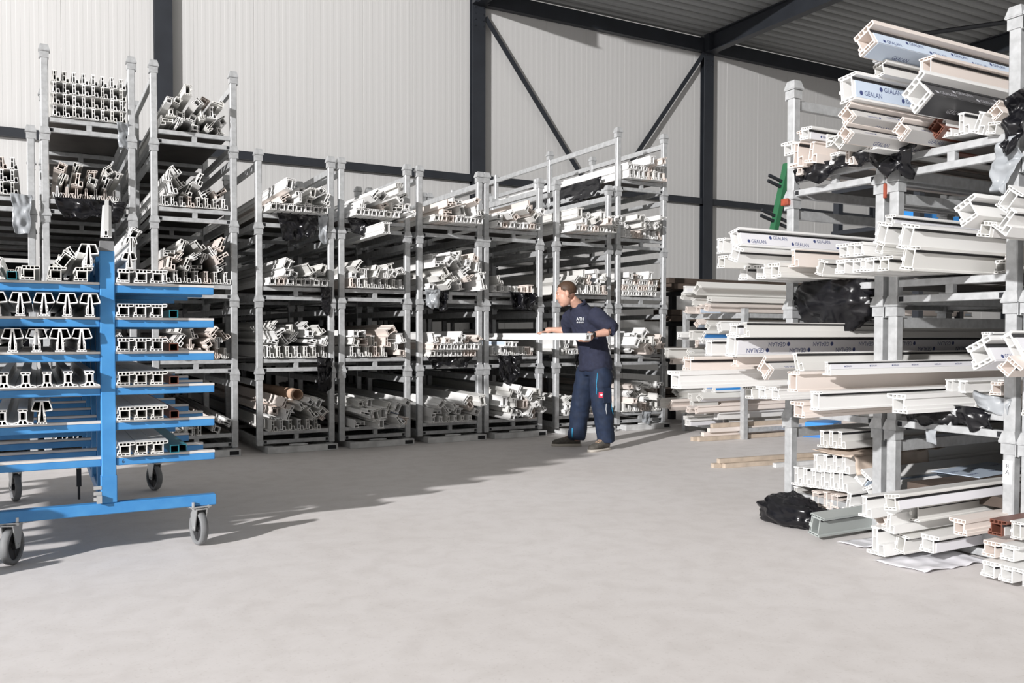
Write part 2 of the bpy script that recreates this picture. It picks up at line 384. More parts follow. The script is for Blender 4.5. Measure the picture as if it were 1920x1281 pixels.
def film(o, kind, s, L, filmmat, ink=None, flip=False, mir=False, y0=.02, y1=None, text='GEALAN', wrap=False):
    fx, za, zb = SEC[kind][2]; fx *= s; za *= s; zb *= s; zb -= .012*s
    if wrap:
        hz = -SEC[kind][3][1]*s/2; x0_ = -SEC[kind][3][0]*s/2
        fo = link('protective_film', boxmesh('film', filmmat, x0_+.006, fx+.002, y0, y1 or L-.02, hz-.0030, hz-.0005), o); fo['label'] = 'protective film on the underside'
        if ink:
            tm = text_mesh(text, .034, None); bw = bmesh.new(); yy = y0+.25
            while yy < 2.6:
                b3 = bmesh.new(); b3.from_mesh(tm)
                for v in b3.verts: v.co = Vector((fx-.04*s+v.co.y, yy+v.co.x, hz-.0036))
                t3 = bpy.data.meshes.new('x'); b3.to_mesh(t3); b3.free(); bw.from_mesh(t3); bpy.data.meshes.remove(t3); yy += .26
            link('lettering', tomesh(bw, 'lettering', ink, recalc=False), fo)['kind'] = 'stuff'
    y1 = y1 or L-.02
    ffm = boxmesh('film', filmmat, fx+.0005, fx+.0030, y0, y1, za, zb)
    fo = link('protective_film', ffm, o); fo['label'] = 'printed protective film strip' if ink else 'plain protective film strip'
    if ink:
        def f():
            size = min(.038, (zb-za)*.46)
            base = text_mesh(text, size, None); bm = bmesh.new(); n = 0; y = y0+.14
            r2 = random.Random(int(L*100)+int(s*10))
            while y < min(y1-.1, 3.0):
                zz = (za+zb)/2+((zb-za)*.22 if n % 2 else -(zb-za)*.22)*(1 if (zb-za) > .045 else 0)
                t2 = bmesh.new(); t2.from_mesh(base)
                q = bmesh.ops.create_circle(t2, cap_ends=True, segments=8, radius=size*.36)['verts']
                for v in q: v.co.x -= size*2.55
                for v in t2.verts:
                    x, yy = v.co.x, v.co.y
                    if flip: x, yy = -x, -yy
                    v.co = Vector((fx+.0037, y+x, zz+yy))
                tm = bpy.data.meshes.new('x'); t2.to_mesh(tm); t2.free(); bm.from_mesh(tm); bpy.data.meshes.remove(tm)
                y += .18+r2.uniform(-.02, .03); n += 1
            me = tomesh(bm, 'lettering', ink, recalc=False); return me
        lo2 = link('lettering', cached(('let', kind, s, L, ink, flip, y0, y1), f), fo)
        lo2['label'] = 'repeated maker name printed on film'; lo2['kind'] = 'stuff'
    return fo
def profile(kind, pos, s=1., L=5.6, m='pvc', roll=0., yaw=0., pitch=0., label=None, group=None, mir=False):
    o = link(NOUN[kind][0], profile_mesh(kind, s, L, m, mir), None, pos)
    o.rotation_mode = 'YXZ'; o.rotation_euler = (math.radians(pitch), math.radians(roll), math.radians(yaw))
    tag(o, label, NOUN[kind][1], group); return o

# ------------------------------------------------------------------ filling the wall racks
def corners(b):
    cx, cz, hw, hh, a = b; c, s = math.cos(a), math.sin(a)
    return [(cx+u*hw*c+v*hh*s, cz-u*hw*s+v*hh*c) for u, v in ((-1,-1),(1,-1),(1,1),(-1,1))]
def sat(a, b):
    A, B_ = corners(a), corners(b)
    for ang in (a[4], b[4]):
        for ax in ((math.cos(ang), -math.sin(ang)), (math.sin(ang), math.cos(ang))):
            pa = [p[0]*ax[0]+p[1]*ax[1] for p in A]; pb = [p[0]*ax[0]+p[1]*ax[1] for p in B_]
            if max(pa) <= min(pb) or max(pb) <= min(pa): return False
    return True
def drop(placed, x, hw, hh, a, z0, ztop):
    z = ztop
    if any(sat((x, z, hw, hh, a), q) for q in placed): return None
    while True:
        b = (x, z-.004, hw, hh, a)
        if min(c[1] for c in corners(b)) < z0 or any(sat(b, q) for q in placed): return z
        z -= .004
MIX = {'sash': ['sash', 'sash', 'sash', 'vee', 'frame'], 'frame': ['frame', 'frame', 'sash', 'door'], 'any': ['sash', 'frame', 'frame', 'vee', 'tee', 'door', 'sash']}
def fill(r, kk, rows=(), mess=0, mix='any', prot=.0, maxh=.50, warm=.15, splay=0., xr=(0, 1), film_n=0, seed=0, tilt=0.):
    R = random.Random(100*r+kk+1000*seed)
    xl, xrr, n = RACKS[r]; a0, a1 = xl+.045, xrr-.045
    x0 = a0+(a1-a0)*xr[0]; x1 = a0+(a1-a0)*xr[1]
    zd = B0+P*kk+.153; placed = []; zrow = zd
    g = 'profiles in the %s tier, %s' % (ORD[kk], stackname(r))
    def colour(): return 'cream' if R.random() < warm else ('pvc2' if R.random() < .3 else 'pvc')
    for kind, cnt, lay, s in rows:
        wv, hv = SEC[kind][3][0]*s, SEC[kind][3][1]*s
        pw = wv*.94 if kind == 'frame' else wv+.001
        for l in range(lay):
            off = R.uniform(0, max(0, (x1-x0)-pw*cnt))*(.3 if l else .1)
            for i in range(cnt):
                x = x0+off+pw*i+wv/2
                if x+wv/2 > x1+.013: break
                m = colour()
                y = YF-prot-R.uniform(0, .03)-(.05*l if prot > .05 else 0)
                profile(kind, (x, y, zrow+hv/2), s, 5.6, m, R.uniform(-1, 1), 0, 0,
                        '%s %s in neat row, %s tier of %s' % (COLN[m], NOUN[kind][1], ORD[kk], stackname(r)), g)
                placed.append((x, zrow+hv/2, wv/2*.98, hv/2*.98, 0))
            zrow += hv+.002
    tries = 0; done = 0
    while done < mess and tries < mess*14:
        tries += 1
        kind = R.choice(MIX[mix]); s = R.choice((.85, .95, 1.0)); wv, hv = SEC[kind][3][0]*s, SEC[kind][3][1]*s
        a = math.radians(R.choice((0, 8, -12, 25, -35, 40, 90, -75, 180, 200, 60)))
        ex = abs(math.cos(a))*wv/2+abs(math.sin(a))*hv/2
        x = R.uniform(x0+ex, max(x0+ex+.001, x1-ex))
        best = None
        for xx in [x]+[R.uniform(x0+ex, max(x0+ex+.001, x1-ex)) for _ in range(4)]:
            z = drop(placed, xx, wv/2*.9, hv/2*.9, a, zd, zd+maxh+.25)
            if z is not None and (best is None or z < best[1]): best = (xx, z)
        if best is None or best[1] > zd+maxh: continue
        x, z = best; placed.append((x, z, wv/2*.9, hv/2*.9, a)); done += 1
        m = colour(); y = YF-prot+R.uniform(-.20, .05)
        sp = R.uniform(.3, 1)*splay
        LL = 3.2 if (tilt or splay) else 5.2
        o = profile(kind, (x, y, z), s, LL, m, math.degrees(a), sp, 0,
                '%s %s lying loose, %s tier of %s' % (COLN[m], NOUN[kind][1], ORD[kk], stackname(r)), g)
        if tilt: o.rotation_euler.x = math.radians(R.uniform(.3, 1)*tilt)
        if done <= film_n:
            film(o, kind, s, LL, R.choice(('bluefilm', 'whitefilm', 'satblue')))
            o['label'] = 'film-striped %s lying loose, %s tier of %s' % (NOUN[kind][1], ORD[kk], stackname(r))
fill(0, 3, [('sash', 8, 3, .9)], xr=(0, 1))
fill(0, 1, [('sash', 6, 1, 1)], 5); fill(0, 2, [('frame', 6, 1, 1)], 3)
fill(1, 4, [('sash', 8, 4, .84)], warm=0.0)
fill(1, 3, [('vee', 7, 1, .95)], 9, 'any', warm=.4, maxh=.4)
fill(1, 2, [('frame', 5, 1, 1)], 7); fill(1, 1, [('sash', 6, 1, 1)], 5); fill(1, 0, [('frame', 6, 1, 1)], 4)
fill(2, 4, [], 17, 'any', maxh=.40)
fill(2, 3, [('sash', 8, 1, .84)], 8, 'sash', maxh=.36)
fill(2, 2, [('sash', 7, 1, 1)], 13, 'sash', maxh=.45)
fill(2, 1, [('vee', 8, 1, .95)], 9, 'sash', warm=.6, maxh=.40)
fill(2, 0, [], 9, 'frame', maxh=.3, tilt=.8)
fill(3, 3, [('frame', 7, 1, .98)], 8, 'frame', prot=.22, maxh=.34, film_n=1)
fill(3, 2, [('frame', 7, 1, 1)], 6, 'frame', prot=.16, maxh=.42, film_n=3)
fill(3, 1, [('sash', 7, 1, 1)], 11, 'sash', maxh=.42)
fill(3, 0, [('sash', 6, 1, .95)], 10, 'any', prot=.12, maxh=.42, splay=1.2, tilt=.8)
fill(4, 3, [('frame', 6, 1, .95)], 9, 'any', prot=.26, maxh=.40, film_n=1)
fill(4, 2, [('sash', 8, 1, .84)], 8, 'sash', prot=.05, maxh=.36)
fill(4, 1, [('sash', 5, 1, .95)], 10, 'any', maxh=.36, warm=.25)
fill(4, 0, [], 12, 'frame', prot=.18, maxh=.36, splay=1.2, film_n=1, tilt=.8)
fill(5, 3, [('frame', 7, 1, .98)], 7, 'frame', prot=.25, maxh=.40)
fill(5, 2, [], 20, 'any', prot=.12, maxh=.50, film_n=2)
fill(5, 1, [('frame', 7, 2, .95)], 6, 'frame', prot=.12, maxh=.36)
fill(5, 0, [('tee', 6, 1, .95)], 9, 'any', prot=.12, maxh=.36, splay=1.2, film_n=1, tilt=.8)
fill(6, 3, [('frame', 7, 1, .98)], 8, 'any', prot=.12, maxh=.38, warm=.4, film_n=1)
fill(6, 2, [('tee', 5, 1, 1)], 2, 'any', maxh=.2)
fill(6, 1, [('sash', 7, 1, .85)], 3, 'frame', maxh=.13, xr=(0, .96), film_n=1)
fill(6, 0, [], 17, 'any', prot=.12, maxh=.42, film_n=1, tilt=1.2)
fill(7, 3, [('frame', 7, 1, .98)], 9, 'frame', prot=.30, maxh=.44, film_n=2)
fill(7, 2, [('sash', 7, 1, .95)], 7, 'any', prot=.08, maxh=.38, film_n=1)
fill(7, 1, [('frame', 6, 1, .95)], 5, 'any', maxh=.30)
fill(7, 0, [('frame', 6, 1, .95)], 8, 'any', prot=.05, maxh=.36)
fill(8, 4, [('sash', 8, 1, .84), ('frame', 7, 1, .95)], 2, 'frame', prot=.08, maxh=.34)
fill(8, 3, [('sash', 8, 1, .84)], 9, 'any', maxh=.38, film_n=1)
fill(8, 2, [('frame', 7, 3, .9)], 4, 'frame', maxh=.44, warm=.3)
fill(8, 1, [], 12, 'frame', prot=.05, maxh=.34)
fill(8, 0, [('sash', 7, 1, .95)], 13, 'any', maxh=.44, warm=.25)
o = profile('door', (3.05, 8.05, 2.235), 1.0, 4.0, 'pvc', 0, 0, 0, 'long white door profile jutting far out above fifth wall-row stack second shelf', None)
o['label'] = 'long white door profile jutting far out, third tier of fifth wall-row stack'
for kk in range(4):
    for i in range(8):
        for l in range(3 if kk == 3 else 2):
            profile('sash', (-1.56+.08+.078*i, YF, B0+P*kk+.153+.055+.112*l), .9, 5.6, 'pvc', 0, 0, 0,
                    'white sash profile in neat row, %s tier of stack beyond the trolley end' % ORD[kk], 'profiles beyond the trolley end')

# ------------------------------------------------------------------ aisle rack profiles
RP = [
 (4.30, 3.68, 2.268, 'frame', 0.9, 0, 'pvc', 0, 0, 0, 0, 0, 3, ''),
 (4.18, 3.80, 2.432, 'frame', 1.0, 4, 'pvc', 'whitefilm', 'ink', 0, 0, 0, 3, 'upper'),
 (4.26, 3.66, 2.375, 'sash', 0.9, 90, 'pvc2', 0, 0, 0, 0, 0, 3, 'overturned'),
 (4.30, 3.94, 2.462, 'frame', 0.9, -8, 'cream', 0, 0, 0, 0, 0, 3, 'upper'),
 (4.254, 4.02, 2.384, 'frame', 1.15, 0, 'pvc', 0, 0, 0, 1, 0, 3, ''),
 (4.244, 3.93, 2.329, 'sash', 1.35, 4, 'cream', 0, 0, 0, 0, 0, 3, ''),
 (4.234, 3.8, 2.321, 'sash', 1.1, 10, 'cream', 0, 0, 0, 0, 0, 3, ''),
 (4.143, 3.52, 2.319, 'frame', 1.15, -42, 'pvc2', 0, 0, 0, 0, 0, 3, 'tilted on edge'),
 (4.274, 3.56, 2.259, 'sash', 0.95, 2, 'cream', 0, 0, 0, 0, 0, 3, ''),
 (4.045, 3.22, 2.244, 'tee', 1.0, 0, 'pvc', 'whitefilm', 'ink', 0, 0, 1, 3, 'stem up'),
 (4.263, 3.92, 2.228, 'frame', 0.7, 0, 'cream', 'whitefilm', 0, 0, 0, 0, 3, 'small flat'),
 (3.83, 3.2, 2.371, 'frame', 1.15, -38, 'cream', 'greyfilm', 'ink', 1, 0, 1, 3, 'tilted'),
 (3.836, 3.2, 2.512, 'door', 1.25, -6, 'pvc', 'bluefilm', 'ink', 0, 0, 1, 3, 'tall'),
 (3.819, 3.2, 2.273, 'frame', 1.0, -45, 'cream', 'greyfilm', 'ink', 1, 0, 1, 3, ''),
 (3.852, 3.1, 2.749, 'frame', 1.6, -28, 'cream', 'bluefilm', 'ink', 0, 0, 1, 3, 'topmost'),
 (4.015, 3.14, 2.622, 'frame', 1.0, -12, 'pvc2', 0, 0, 0, 0, 1, 3, ''),
 (4.186, 2.98, 2.611, 'door', 1.05, 0, 'cream', 0, 0, 0, 0, 1, 3, ''),
 (4.049, 2.93, 2.455, 'frame', 1.9, -40, 'pvc', 'blackfilm', 'inkw', 0, 0, 1, 3, ''),
 (4.09, 3.06, 2.293, 'frame', 1.1, -45, 'cream', 'greyfilm', 'ink', 1, 0, 1, 3, ''),
 (4.292, 2.99, 2.313, 'frame', 1.1, -45, 'brown', 0, 0, 0, 0, 1, 3, 'dark'),
 (4.332, 2.97, 2.308, 'sash', 0.85, 0, 'pvc', 0, 0, 0, 0, 1, 3, ''),
 (4.329, 2.87, 2.31, 'sash', 1.0, 0, 'pvc', 0, 0, 0, 0, 1, 3, ''),
 (4.337, 2.78, 2.297, 'sash', 0.95, 22, 'pvc', 0, 0, 0, 0, 1, 3, 'leaning'),
 (4.387, 2.72, 2.351, 'frame', 0.95, -38, 'cream', 0, 0, 0, 0, 1, 3, 'small'),
 (4.313, 2.69, 2.248, 'frame', 0.8, 8, 'pvc2', 0, 0, 0, 0, 1, 3, ''),
 (4.419, 3.1, 2.25, 'frame', 0.95, 0, 'brown', 0, 0, 0, 0, 1, 3, ''),
 (3.697, 4.02, 1.731, 'door', 0.8, 0, 'pvc', 0, 0, 0, 0, 0, 2, ''),
 (3.688, 4.0, 1.631, 'frame', 1.0, 0, 'pvc2', 0, 0, 0, 0, 0, 2, ''),
 (3.663, 3.86, 1.759, 'door', 0.95, -16, 'pvc', 'whitefilm', 'ink', 0, 0, 0, 2, ''),
 (3.649, 3.84, 1.662, 'frame', 1.2, 18, 'pvc', 0, 0, 0, 0, 0, 2, ''),
 (3.854, 3.98, 1.567, 'frame', 1.15, 0, 'pvc', 0, 0, 0, 0, 0, 2, ''),
 (3.87, 3.87, 1.567, 'frame', 1.15, 0, 'pvc', 0, 0, 0, 0, 0, 2, ''),
 (3.882, 3.76, 1.57, 'frame', 1.15, 0, 'pvc2', 0, 0, 0, 0, 0, 2, ''),
 (3.956, 3.68, 1.641, 'sash', 0.9, 0, 'cream', 0, 0, 0, 0, 0, 2, ''),
 (4.056, 3.56, 1.579, 'door', 0.8, 18, 'pvc2', 0, 0, 0, 0, 0, 2, 'leaning'),
 (3.849, 3.24, 1.556, 'frame', 1.0, 0, 'pvc', 0, 0, 0, 0, 1, 2, ''),
 (3.854, 3.15, 1.556, 'frame', 1.0, 0, 'pvc', 0, 0, 0, 0, 1, 2, ''),
 (3.855, 3.06, 1.555, 'frame', 1.0, 0, 'pvc', 0, 0, 0, 0, 1, 2, ''),
 (3.857, 2.97, 1.554, 'frame', 1.0, 0, 'pvc2', 0, 0, 0, 0, 1, 2, ''),
 (3.856, 3.24, 1.643, 'frame', 1.0, 0, 'pvc', 0, 0, 0, 0, 1, 2, ''),
 (3.861, 3.15, 1.644, 'frame', 1.0, 0, 'pvc', 0, 0, 0, 0, 1, 2, ''),
 (3.895, 3.04, 1.645, 'frame', 0.75, 22, 'pvc2', 0, 0, 0, 0, 1, 2, 'leaning'),
 (3.911, 3.03, 1.718, 'door', 1.0, 14, 'pvc', 0, 0, 0, 0, 1, 2, ''),
 (4.056, 3.1, 1.805, 'frame', 0.8, 5, 'pvc', 'whitefilm', 'ink', 0, 0, 1, 2, ''),
 (3.883, 2.86, 1.683, 'door', 1.12, 14, 'pvc', 0, 0, 0, 0, 1, 2, ''),
 (3.874, 2.84, 1.573, 'door', 1.05, 10, 'pvc2', 0, 0, 0, 0, 1, 2, ''),
 (3.732, 2.44, 1.754, 'frame', 1.35, -30, 'pvc', 0, 0, 0, 0, 2, 2, 'tilted'),
 (3.811, 2.4, 1.668, 'frame', 0.95, 10, 'pvc2', 'greyfilm', 'ink', 0, 0, 2, 2, ''),
 (3.814, 2.3, 1.788, 'door', 0.9, 38, 'pvc', 0, 0, 0, 0, 2, 2, ''),
 (3.8, 2.3, 1.694, 'sash', 0.95, 40, 'pvc', 0, 0, 0, 0, 2, 2, 'leaning'),
 (3.59, 4.0, 1.104, 'door', 0.85, 0, 'pvc', 0, 0, 0, 0, 0, 1, ''),
 (3.66, 3.86, 1.218, 'frame', 1.0, 0, 'pvc', 'whitefilm', 'ink', 1, 0, 0, 1, ''),
 (3.546, 3.76, 1.12, 'door', 1.12, 4, 'pvc', 'whitefilm', 'ink', 1, 0, 0, 1, 'long'),
 (3.556, 3.66, 1.213, 'sash', 0.72, 0, 'pvc2', 0, 0, 0, 0, 0, 1, ''),
 (3.415, 3.99, 1.01, 'frame', 1.1, 0, 'cream', 0, 0, 0, 0, 0, 1, ''),
 (3.26, 3.93, 0.92, 'frame', 1.35, 0, 'pvc', 0, 0, 0, 0, 0, 1, 'longest'),
 (3.61, 3.8, 1.025, 'tee', 0.75, 0, 'cream', 0, 0, 0, 0, 0, 1, ''),
 (3.668, 3.62, 0.993, 'frame', 1.2, -52, 'cream', 'greyfilm', 'ink', 1, 0, 0, 1, 'tilted'),
 (3.774, 3.48, 1.026, 'sash', 0.95, -14, 'pvc2', 0, 0, 0, 0, 0, 1, ''),
 (3.831, 3.92, 0.828, 'frame', 1.0, 0, 'pvc2', 0, 0, 0, 0, 0, 1, ''),
 (3.842, 3.82, 0.834, 'frame', 1.0, 0, 'pvc', 0, 0, 0, 0, 0, 1, ''),
 (3.85, 3.72, 0.833, 'frame', 1.0, 0, 'pvc', 0, 0, 0, 0, 0, 1, ''),
 (3.459, 3.21, 0.938, 'door', 0.9, 0, 'cream', 0, 0, 0, 0, 1, 1, ''),
 (3.478, 3.2, 0.793, 'frame', 1.1, 0, 'cream', 0, 0, 0, 0, 1, 1, ''),
 (3.503, 3.1, 0.844, 'door', 0.85, 0, 'pvc', 0, 0, 0, 0, 1, 1, ''),
 (3.602, 3.12, 1.008, 'sash', 0.6, 0, 'pvc', 'whitefilm', 'ink', 0, 0, 1, 1, 'small'),
 (3.976, 2.98, 0.821, 'frame', 1.35, 0, 'pvc', 0, 0, 0, 0, 1, 1, ''),
 (3.816, 2.42, 1.101, 'frame', 1.5, -28, 'pvc', 'whitefilm', 'ink', 0, 0, 2, 1, 'tilted'),
 (3.919, 2.46, 1.172, 'frame', 0.7, 0, 'pvc', 'whitefilm', 'ink', 1, 0, 2, 1, 'small'),
 (3.783, 2.24, 1.121, 'sash', 1.4, -30, 'pvc', 'whitefilm', 0, 0, 0, 2, 1, 'leaning'),
 (3.704, 2.22, 1.041, 'frame', 1.0, 40, 'cream', 0, 0, 0, 0, 2, 1, ''),
 (4.355, 3.8, 0.524, 'sash', 0.9, 0, 'pvc2', 0, 0, 0, 0, 0, 0, ''),
 (4.368, 3.74, 0.527, 'sash', 0.9, 0, 'pvc2', 0, 0, 0, 0, 0, 0, ''),
 (4.379, 3.68, 0.529, 'sash', 0.9, 0, 'pvc2', 0, 0, 0, 0, 0, 0, ''),
 (4.344, 3.84, 0.367, 'sash', 0.95, 0, 'pvc', 0, 0, 0, 0, 0, 0, ''),
 (4.352, 3.77, 0.373, 'sash', 0.95, 0, 'pvc', 0, 0, 0, 0, 0, 0, ''),
 (4.357, 3.7, 0.378, 'sash', 0.95, 0, 'pvc', 0, 0, 0, 0, 0, 0, ''),
 (4.355, 3.63, 0.384, 'sash', 0.95, 0, 'pvc', 0, 0, 0, 0, 0, 0, ''),
 (4.348, 4.0, 0.258, 'sash', 1.05, 0, 'pvc', 0, 0, 0, 0, 0, 0, ''),
 (4.354, 3.93, 0.261, 'sash', 1.05, 0, 'pvc', 0, 0, 0, 0, 0, 0, ''),
 (4.354, 3.86, 0.265, 'sash', 1.05, 0, 'pvc', 0, 0, 0, 0, 0, 0, ''),
 (4.357, 3.79, 0.268, 'sash', 1.05, 0, 'pvc', 0, 0, 0, 0, 0, 0, ''),
 (4.358, 3.72, 0.272, 'sash', 1.05, 0, 'pvc', 0, 0, 0, 0, 0, 0, ''),
 (4.357, 3.65, 0.275, 'sash', 1.05, 0, 'pvc', 0, 0, 0, 0, 0, 0, ''),
 (4.366, 4.02, 0.131, 'sash', 0.9, 0, 'pvc2', 0, 0, 0, 0, 0, 0, ''),
 (4.359, 3.85, 0.139, 'door', 0.75, 0, 'cream', 0, 0, 0, 0, 0, 0, ''),
 (4.355, 3.77, 0.139, 'sash', 0.9, 0, 'cream', 0, 0, 0, 0, 0, 0, ''),
 (4.36, 3.7, 0.144, 'door', 0.75, 0, 'cream', 0, 0, 0, 0, 0, 0, ''),
 (4.317, 3.56, 0.165, 'sash', 1.0, 8, 'pvc', 0, 0, 0, 0, 0, 0, ''),
 (4.39, 3.52, 0.309, 'frame', 1.1, 35, 'pvc', 'bluefilm', 'ink', 0, 0, 0, 0, 'tilted'),
 (4.383, 3.46, 0.241, 'frame', 1.0, -30, 'pvc', 0, 0, 0, 0, 0, 0, ''),
 (3.898, 3.441, 0.09, 'door', 1.05, 10, 'grey', 0, 0, 0, 0, 1, 0, 'floor'),
 (3.809, 3.039, 0.28, 'sash', 0.95, 0, 'pvc', 0, 0, 0, 0, 1, 0, ''),
 (3.676, 2.778, 0.36, 'frame', 1.05, -8, 'pvc2', 'whitefilm', 0, 0, 0, 1, 0, ''),
 (3.922, 3.028, 0.2, 'frame', 0.95, -35, 'cream', 0, 0, 0, 0, 1, 0, ''),
 (3.824, 2.904, 0.22, 'sash', 0.85, 8, 'pvc', 0, 0, 0, 0, 1, 0, ''),
 (3.939, 2.838, 0.27, 'door', 0.75, 0, 'pvc2', 0, 0, 0, 0, 1, 0, ''),
 (3.858, 3.009, 0.1, 'sash', 1.25, 0, 'pvc', 0, 0, 0, 0, 1, 0, 'floor'),
 (3.916, 2.899, 0.1, 'door', 0.85, 8, 'pvc2', 0, 0, 0, 0, 1, 0, 'floor'),
 (3.968, 2.778, 0.12, 'frame', 1.2, 0, 'pvc', 'whitefilm', 0, 0, 0, 1, 0, 'floor'),
 (4.001, 2.645, 0.23, 'frame', 1.05, 0, 'cream', 0, 0, 0, 0, 2, 0, ''),
 (3.977, 2.43, 0.27, 'frame', 1.0, 0, 'brown', 'greyfilm', 0, 0, 0, 2, 0, ''),
 (4.003, 2.352, 0.27, 'door', 0.7, 0, 'pvc2', 0, 0, 0, 0, 2, 0, ''),
 (3.964, 2.452, 0.165, 'frame', 1.0, 0, 'cream', 0, 0, 0, 0, 2, 0, ''),
 (3.973, 2.368, 0.165, 'frame', 1.0, 0, 'pvc', 0, 0, 0, 0, 2, 0, ''),
 (3.936, 2.438, 0.075, 'frame', 1.0, 0, 'pvc', 0, 0, 0, 0, 2, 0, ''),
 (3.931, 2.349, 0.075, 'frame', 1.0, 0, 'pvc', 0, 0, 0, 0, 2, 0, ''),
 (3.93, 2.26, 0.075, 'frame', 1.0, 0, 'pvc', 0, 0, 0, 0, 2, 0, ''),
]
RLN = ['aisle rack with black sack', 'aisle rack with silver film', 'aisle rack facing trolley']
for i, (x, y, z, kind, s, roll, m, fm, ink, flip, mir, rk, tr, note) in enumerate(RP):
    R = random.Random(i)
    L = 4.4 if x > 4.1 else 4.9
    if roll: L *= .8
    fn = {'bluefilm': 'blue-filmed', 'blackfilm': 'black-filmed', 'greyfilm': 'grey-filmed', 'whitefilm': 'white-filmed'}.get(fm, '')
    lab = ' '.join(q for q in (note.replace('floor', '').replace('topmost', 'topmost').strip(), COLN[m], fn, NOUN[kind][1]) if q)
    lab += (' lying on the floor before ' if note == 'floor' else ' jutting from %s tier of ' % ORD[tr])+RLN[rk]
    if kind == 'frame' and not fm: mir = 1 if R.random() < .5 else 0
    o = profile(kind, (x, y, z), s, L, m, roll, -90, 0, lab, 'profiles in the %s tier, %s' % (ORD[tr], RLN[rk]), bool(mir))
    if fm and not mir: film(o, kind, s, L, fm, ink or None, bool(flip), wrap=(kind == 'frame' and roll <= -28))
    if not mir and kind != 'vee' and (fm or R.random() < .7):
        fx, za, zb = (q*s for q in SEC[kind][2])
        gm = cached(('gasket', kind, s, L), lambda: boxmesh('gasket', 'black', fx+.0002, fx+.0045, .004, L-.004, zb-.011*s, zb))
        link('gasket', gm, o)
RX = random.Random(77)
for rk, y0_ in ((0, 4.0), (1, 3.215)):
    for tr in (1, 2, 3):
        for lay in (0, 1):
            for i in range(6):
                kind = RX.choice(('frame', 'frame', 'door')); m = RX.choice(('pvc', 'pvc2', 'cream')); s_ = .95 if kind == 'frame' else .6
                yy_, zz_ = y0_-.098*i, B2+P*tr+.153+.037+.076*lay; w0, h0 = (q*s_/2 for q in SEC[kind][3])
                def hits(e):
                    a = math.radians(e[5]); ww, hh = (q*e[4]/2 for q in SEC[e[3]][3])
                    ex, ez = abs(math.cos(a))*ww+abs(math.sin(a))*hh, abs(math.sin(a))*ww+abs(math.cos(a))*hh
                    return abs(e[1]-yy_) < (w0+ex)*.92 and abs(e[2]-zz_) < (h0+ez)*.92
                if any(hits(e) for e in RP): continue
                profile(kind, (4.50+RX.uniform(-.06, .18), y0_-.098*i, B2+P*tr+.153+.037+.076*lay), s_, 4.2, m, 0, -90, 0,
                        '%s %s set back inside %s tier of %s' % (COLN[m], NOUN[kind][1], ORD[tr], RLN[rk]), 'set-back profiles, %s tier, %s' % (ORD[tr], RLN[rk]))
# more profiles of the third aisle rack, partly outside the frame
for kk in (1, 2):
    for i in range(5):
        profile('frame', (4.25, 2.44-.1*i, B2+P*kk+.19), 1.0, 3.8, 'pvc2', 0, -90, 0, 'off-white frame profile in row, %s tier of %s' % (ORD[kk], RLN[2]), 'row profiles of the third aisle rack')

# ------------------------------------------------------------------ blue trolley
ct = thing('cantilever_trolley', 'blue steel cantilever trolley on casters loaded with window profiles', 'trolley', (.333, 5.04, 0))
FY = (0, .38, .94, 1.56, 2.19); ARMZ = (.532, .721, .908, 1.088, 1.27, 1.453)
pst = boxmesh('post', 'blue', -.036, .036, -.03, .03, .285, 1.62, bev=.004)
armR = boxmesh('arm', 'blue', .0365, .54, -.022, .022, -.052, -.013, bev=.003); armL = boxmesh('arm', 'blue', -.58, -.0365, -.022, .022, -.052, -.013, bev=.003)
linR = boxmesh('arm_liner', 'liner', .0365, .54, -.022, .022, -.0125, 0); linL = boxmesh('arm_liner', 'liner', -.58, -.0365, -.022, .022, -.0125, 0)
for i, y in enumerate(FY):
    p = link('post', pst, ct, (0, y, 0))
    link('post_cap', boxmesh('post_cap', 'rubber', -.034, .034, -.028, .028, 1.62, 1.672), ct, (0, y, 0))
    if i == 0:
        link('post_sleeve', boxmesh('post_sleeve', 'blue', -.039, .039, -.033, .033, .285, .43, bev=.003), ct, (0, y, 0))
    for z in ARMZ:
        a = link('arm', armR, ct, (0, y, z)); link('arm_liner', linR, a)
        a = link('arm', armL, ct, (0, y, z)); link('arm_liner', linL, a)
for y in (0, 1.93):
    link('base_beam', boxmesh('base_beam', 'blue', -.58, .545, -.03, .03, .224, .284, bev=.004), ct, (0, y, 0))
link('spine_beam', boxmesh('spine_beam', 'blue', -.03, .03, .031, 1.899, .24, .30, bev=.004), ct)
link('top_spine', boxmesh('top_spine', 'blue', -.02, .02, .031, 2.158, 1.54, 1.59), ct)
bm = bmesh.new()
for dz in (0, .03, .06):
    bx(bm, -.075, -.037, -.034, -.022, .30+dz, .318+dz)
bx(bm, -.062, -.037, -.06, -.036, .29, .33)
link('clamp_bolts', tomesh(bm, 'clamp_bolts', 'zinc'), ct)
bm = bmesh.new(); bx(bm, -.10, -.07, 1.50, 1.54, .14, .26); bx(bm, -.093, -.078, 1.51, 1.53, .05, .14)
link('brake_foot', tomesh(bm, 'brake_foot', 'steel'), ct)
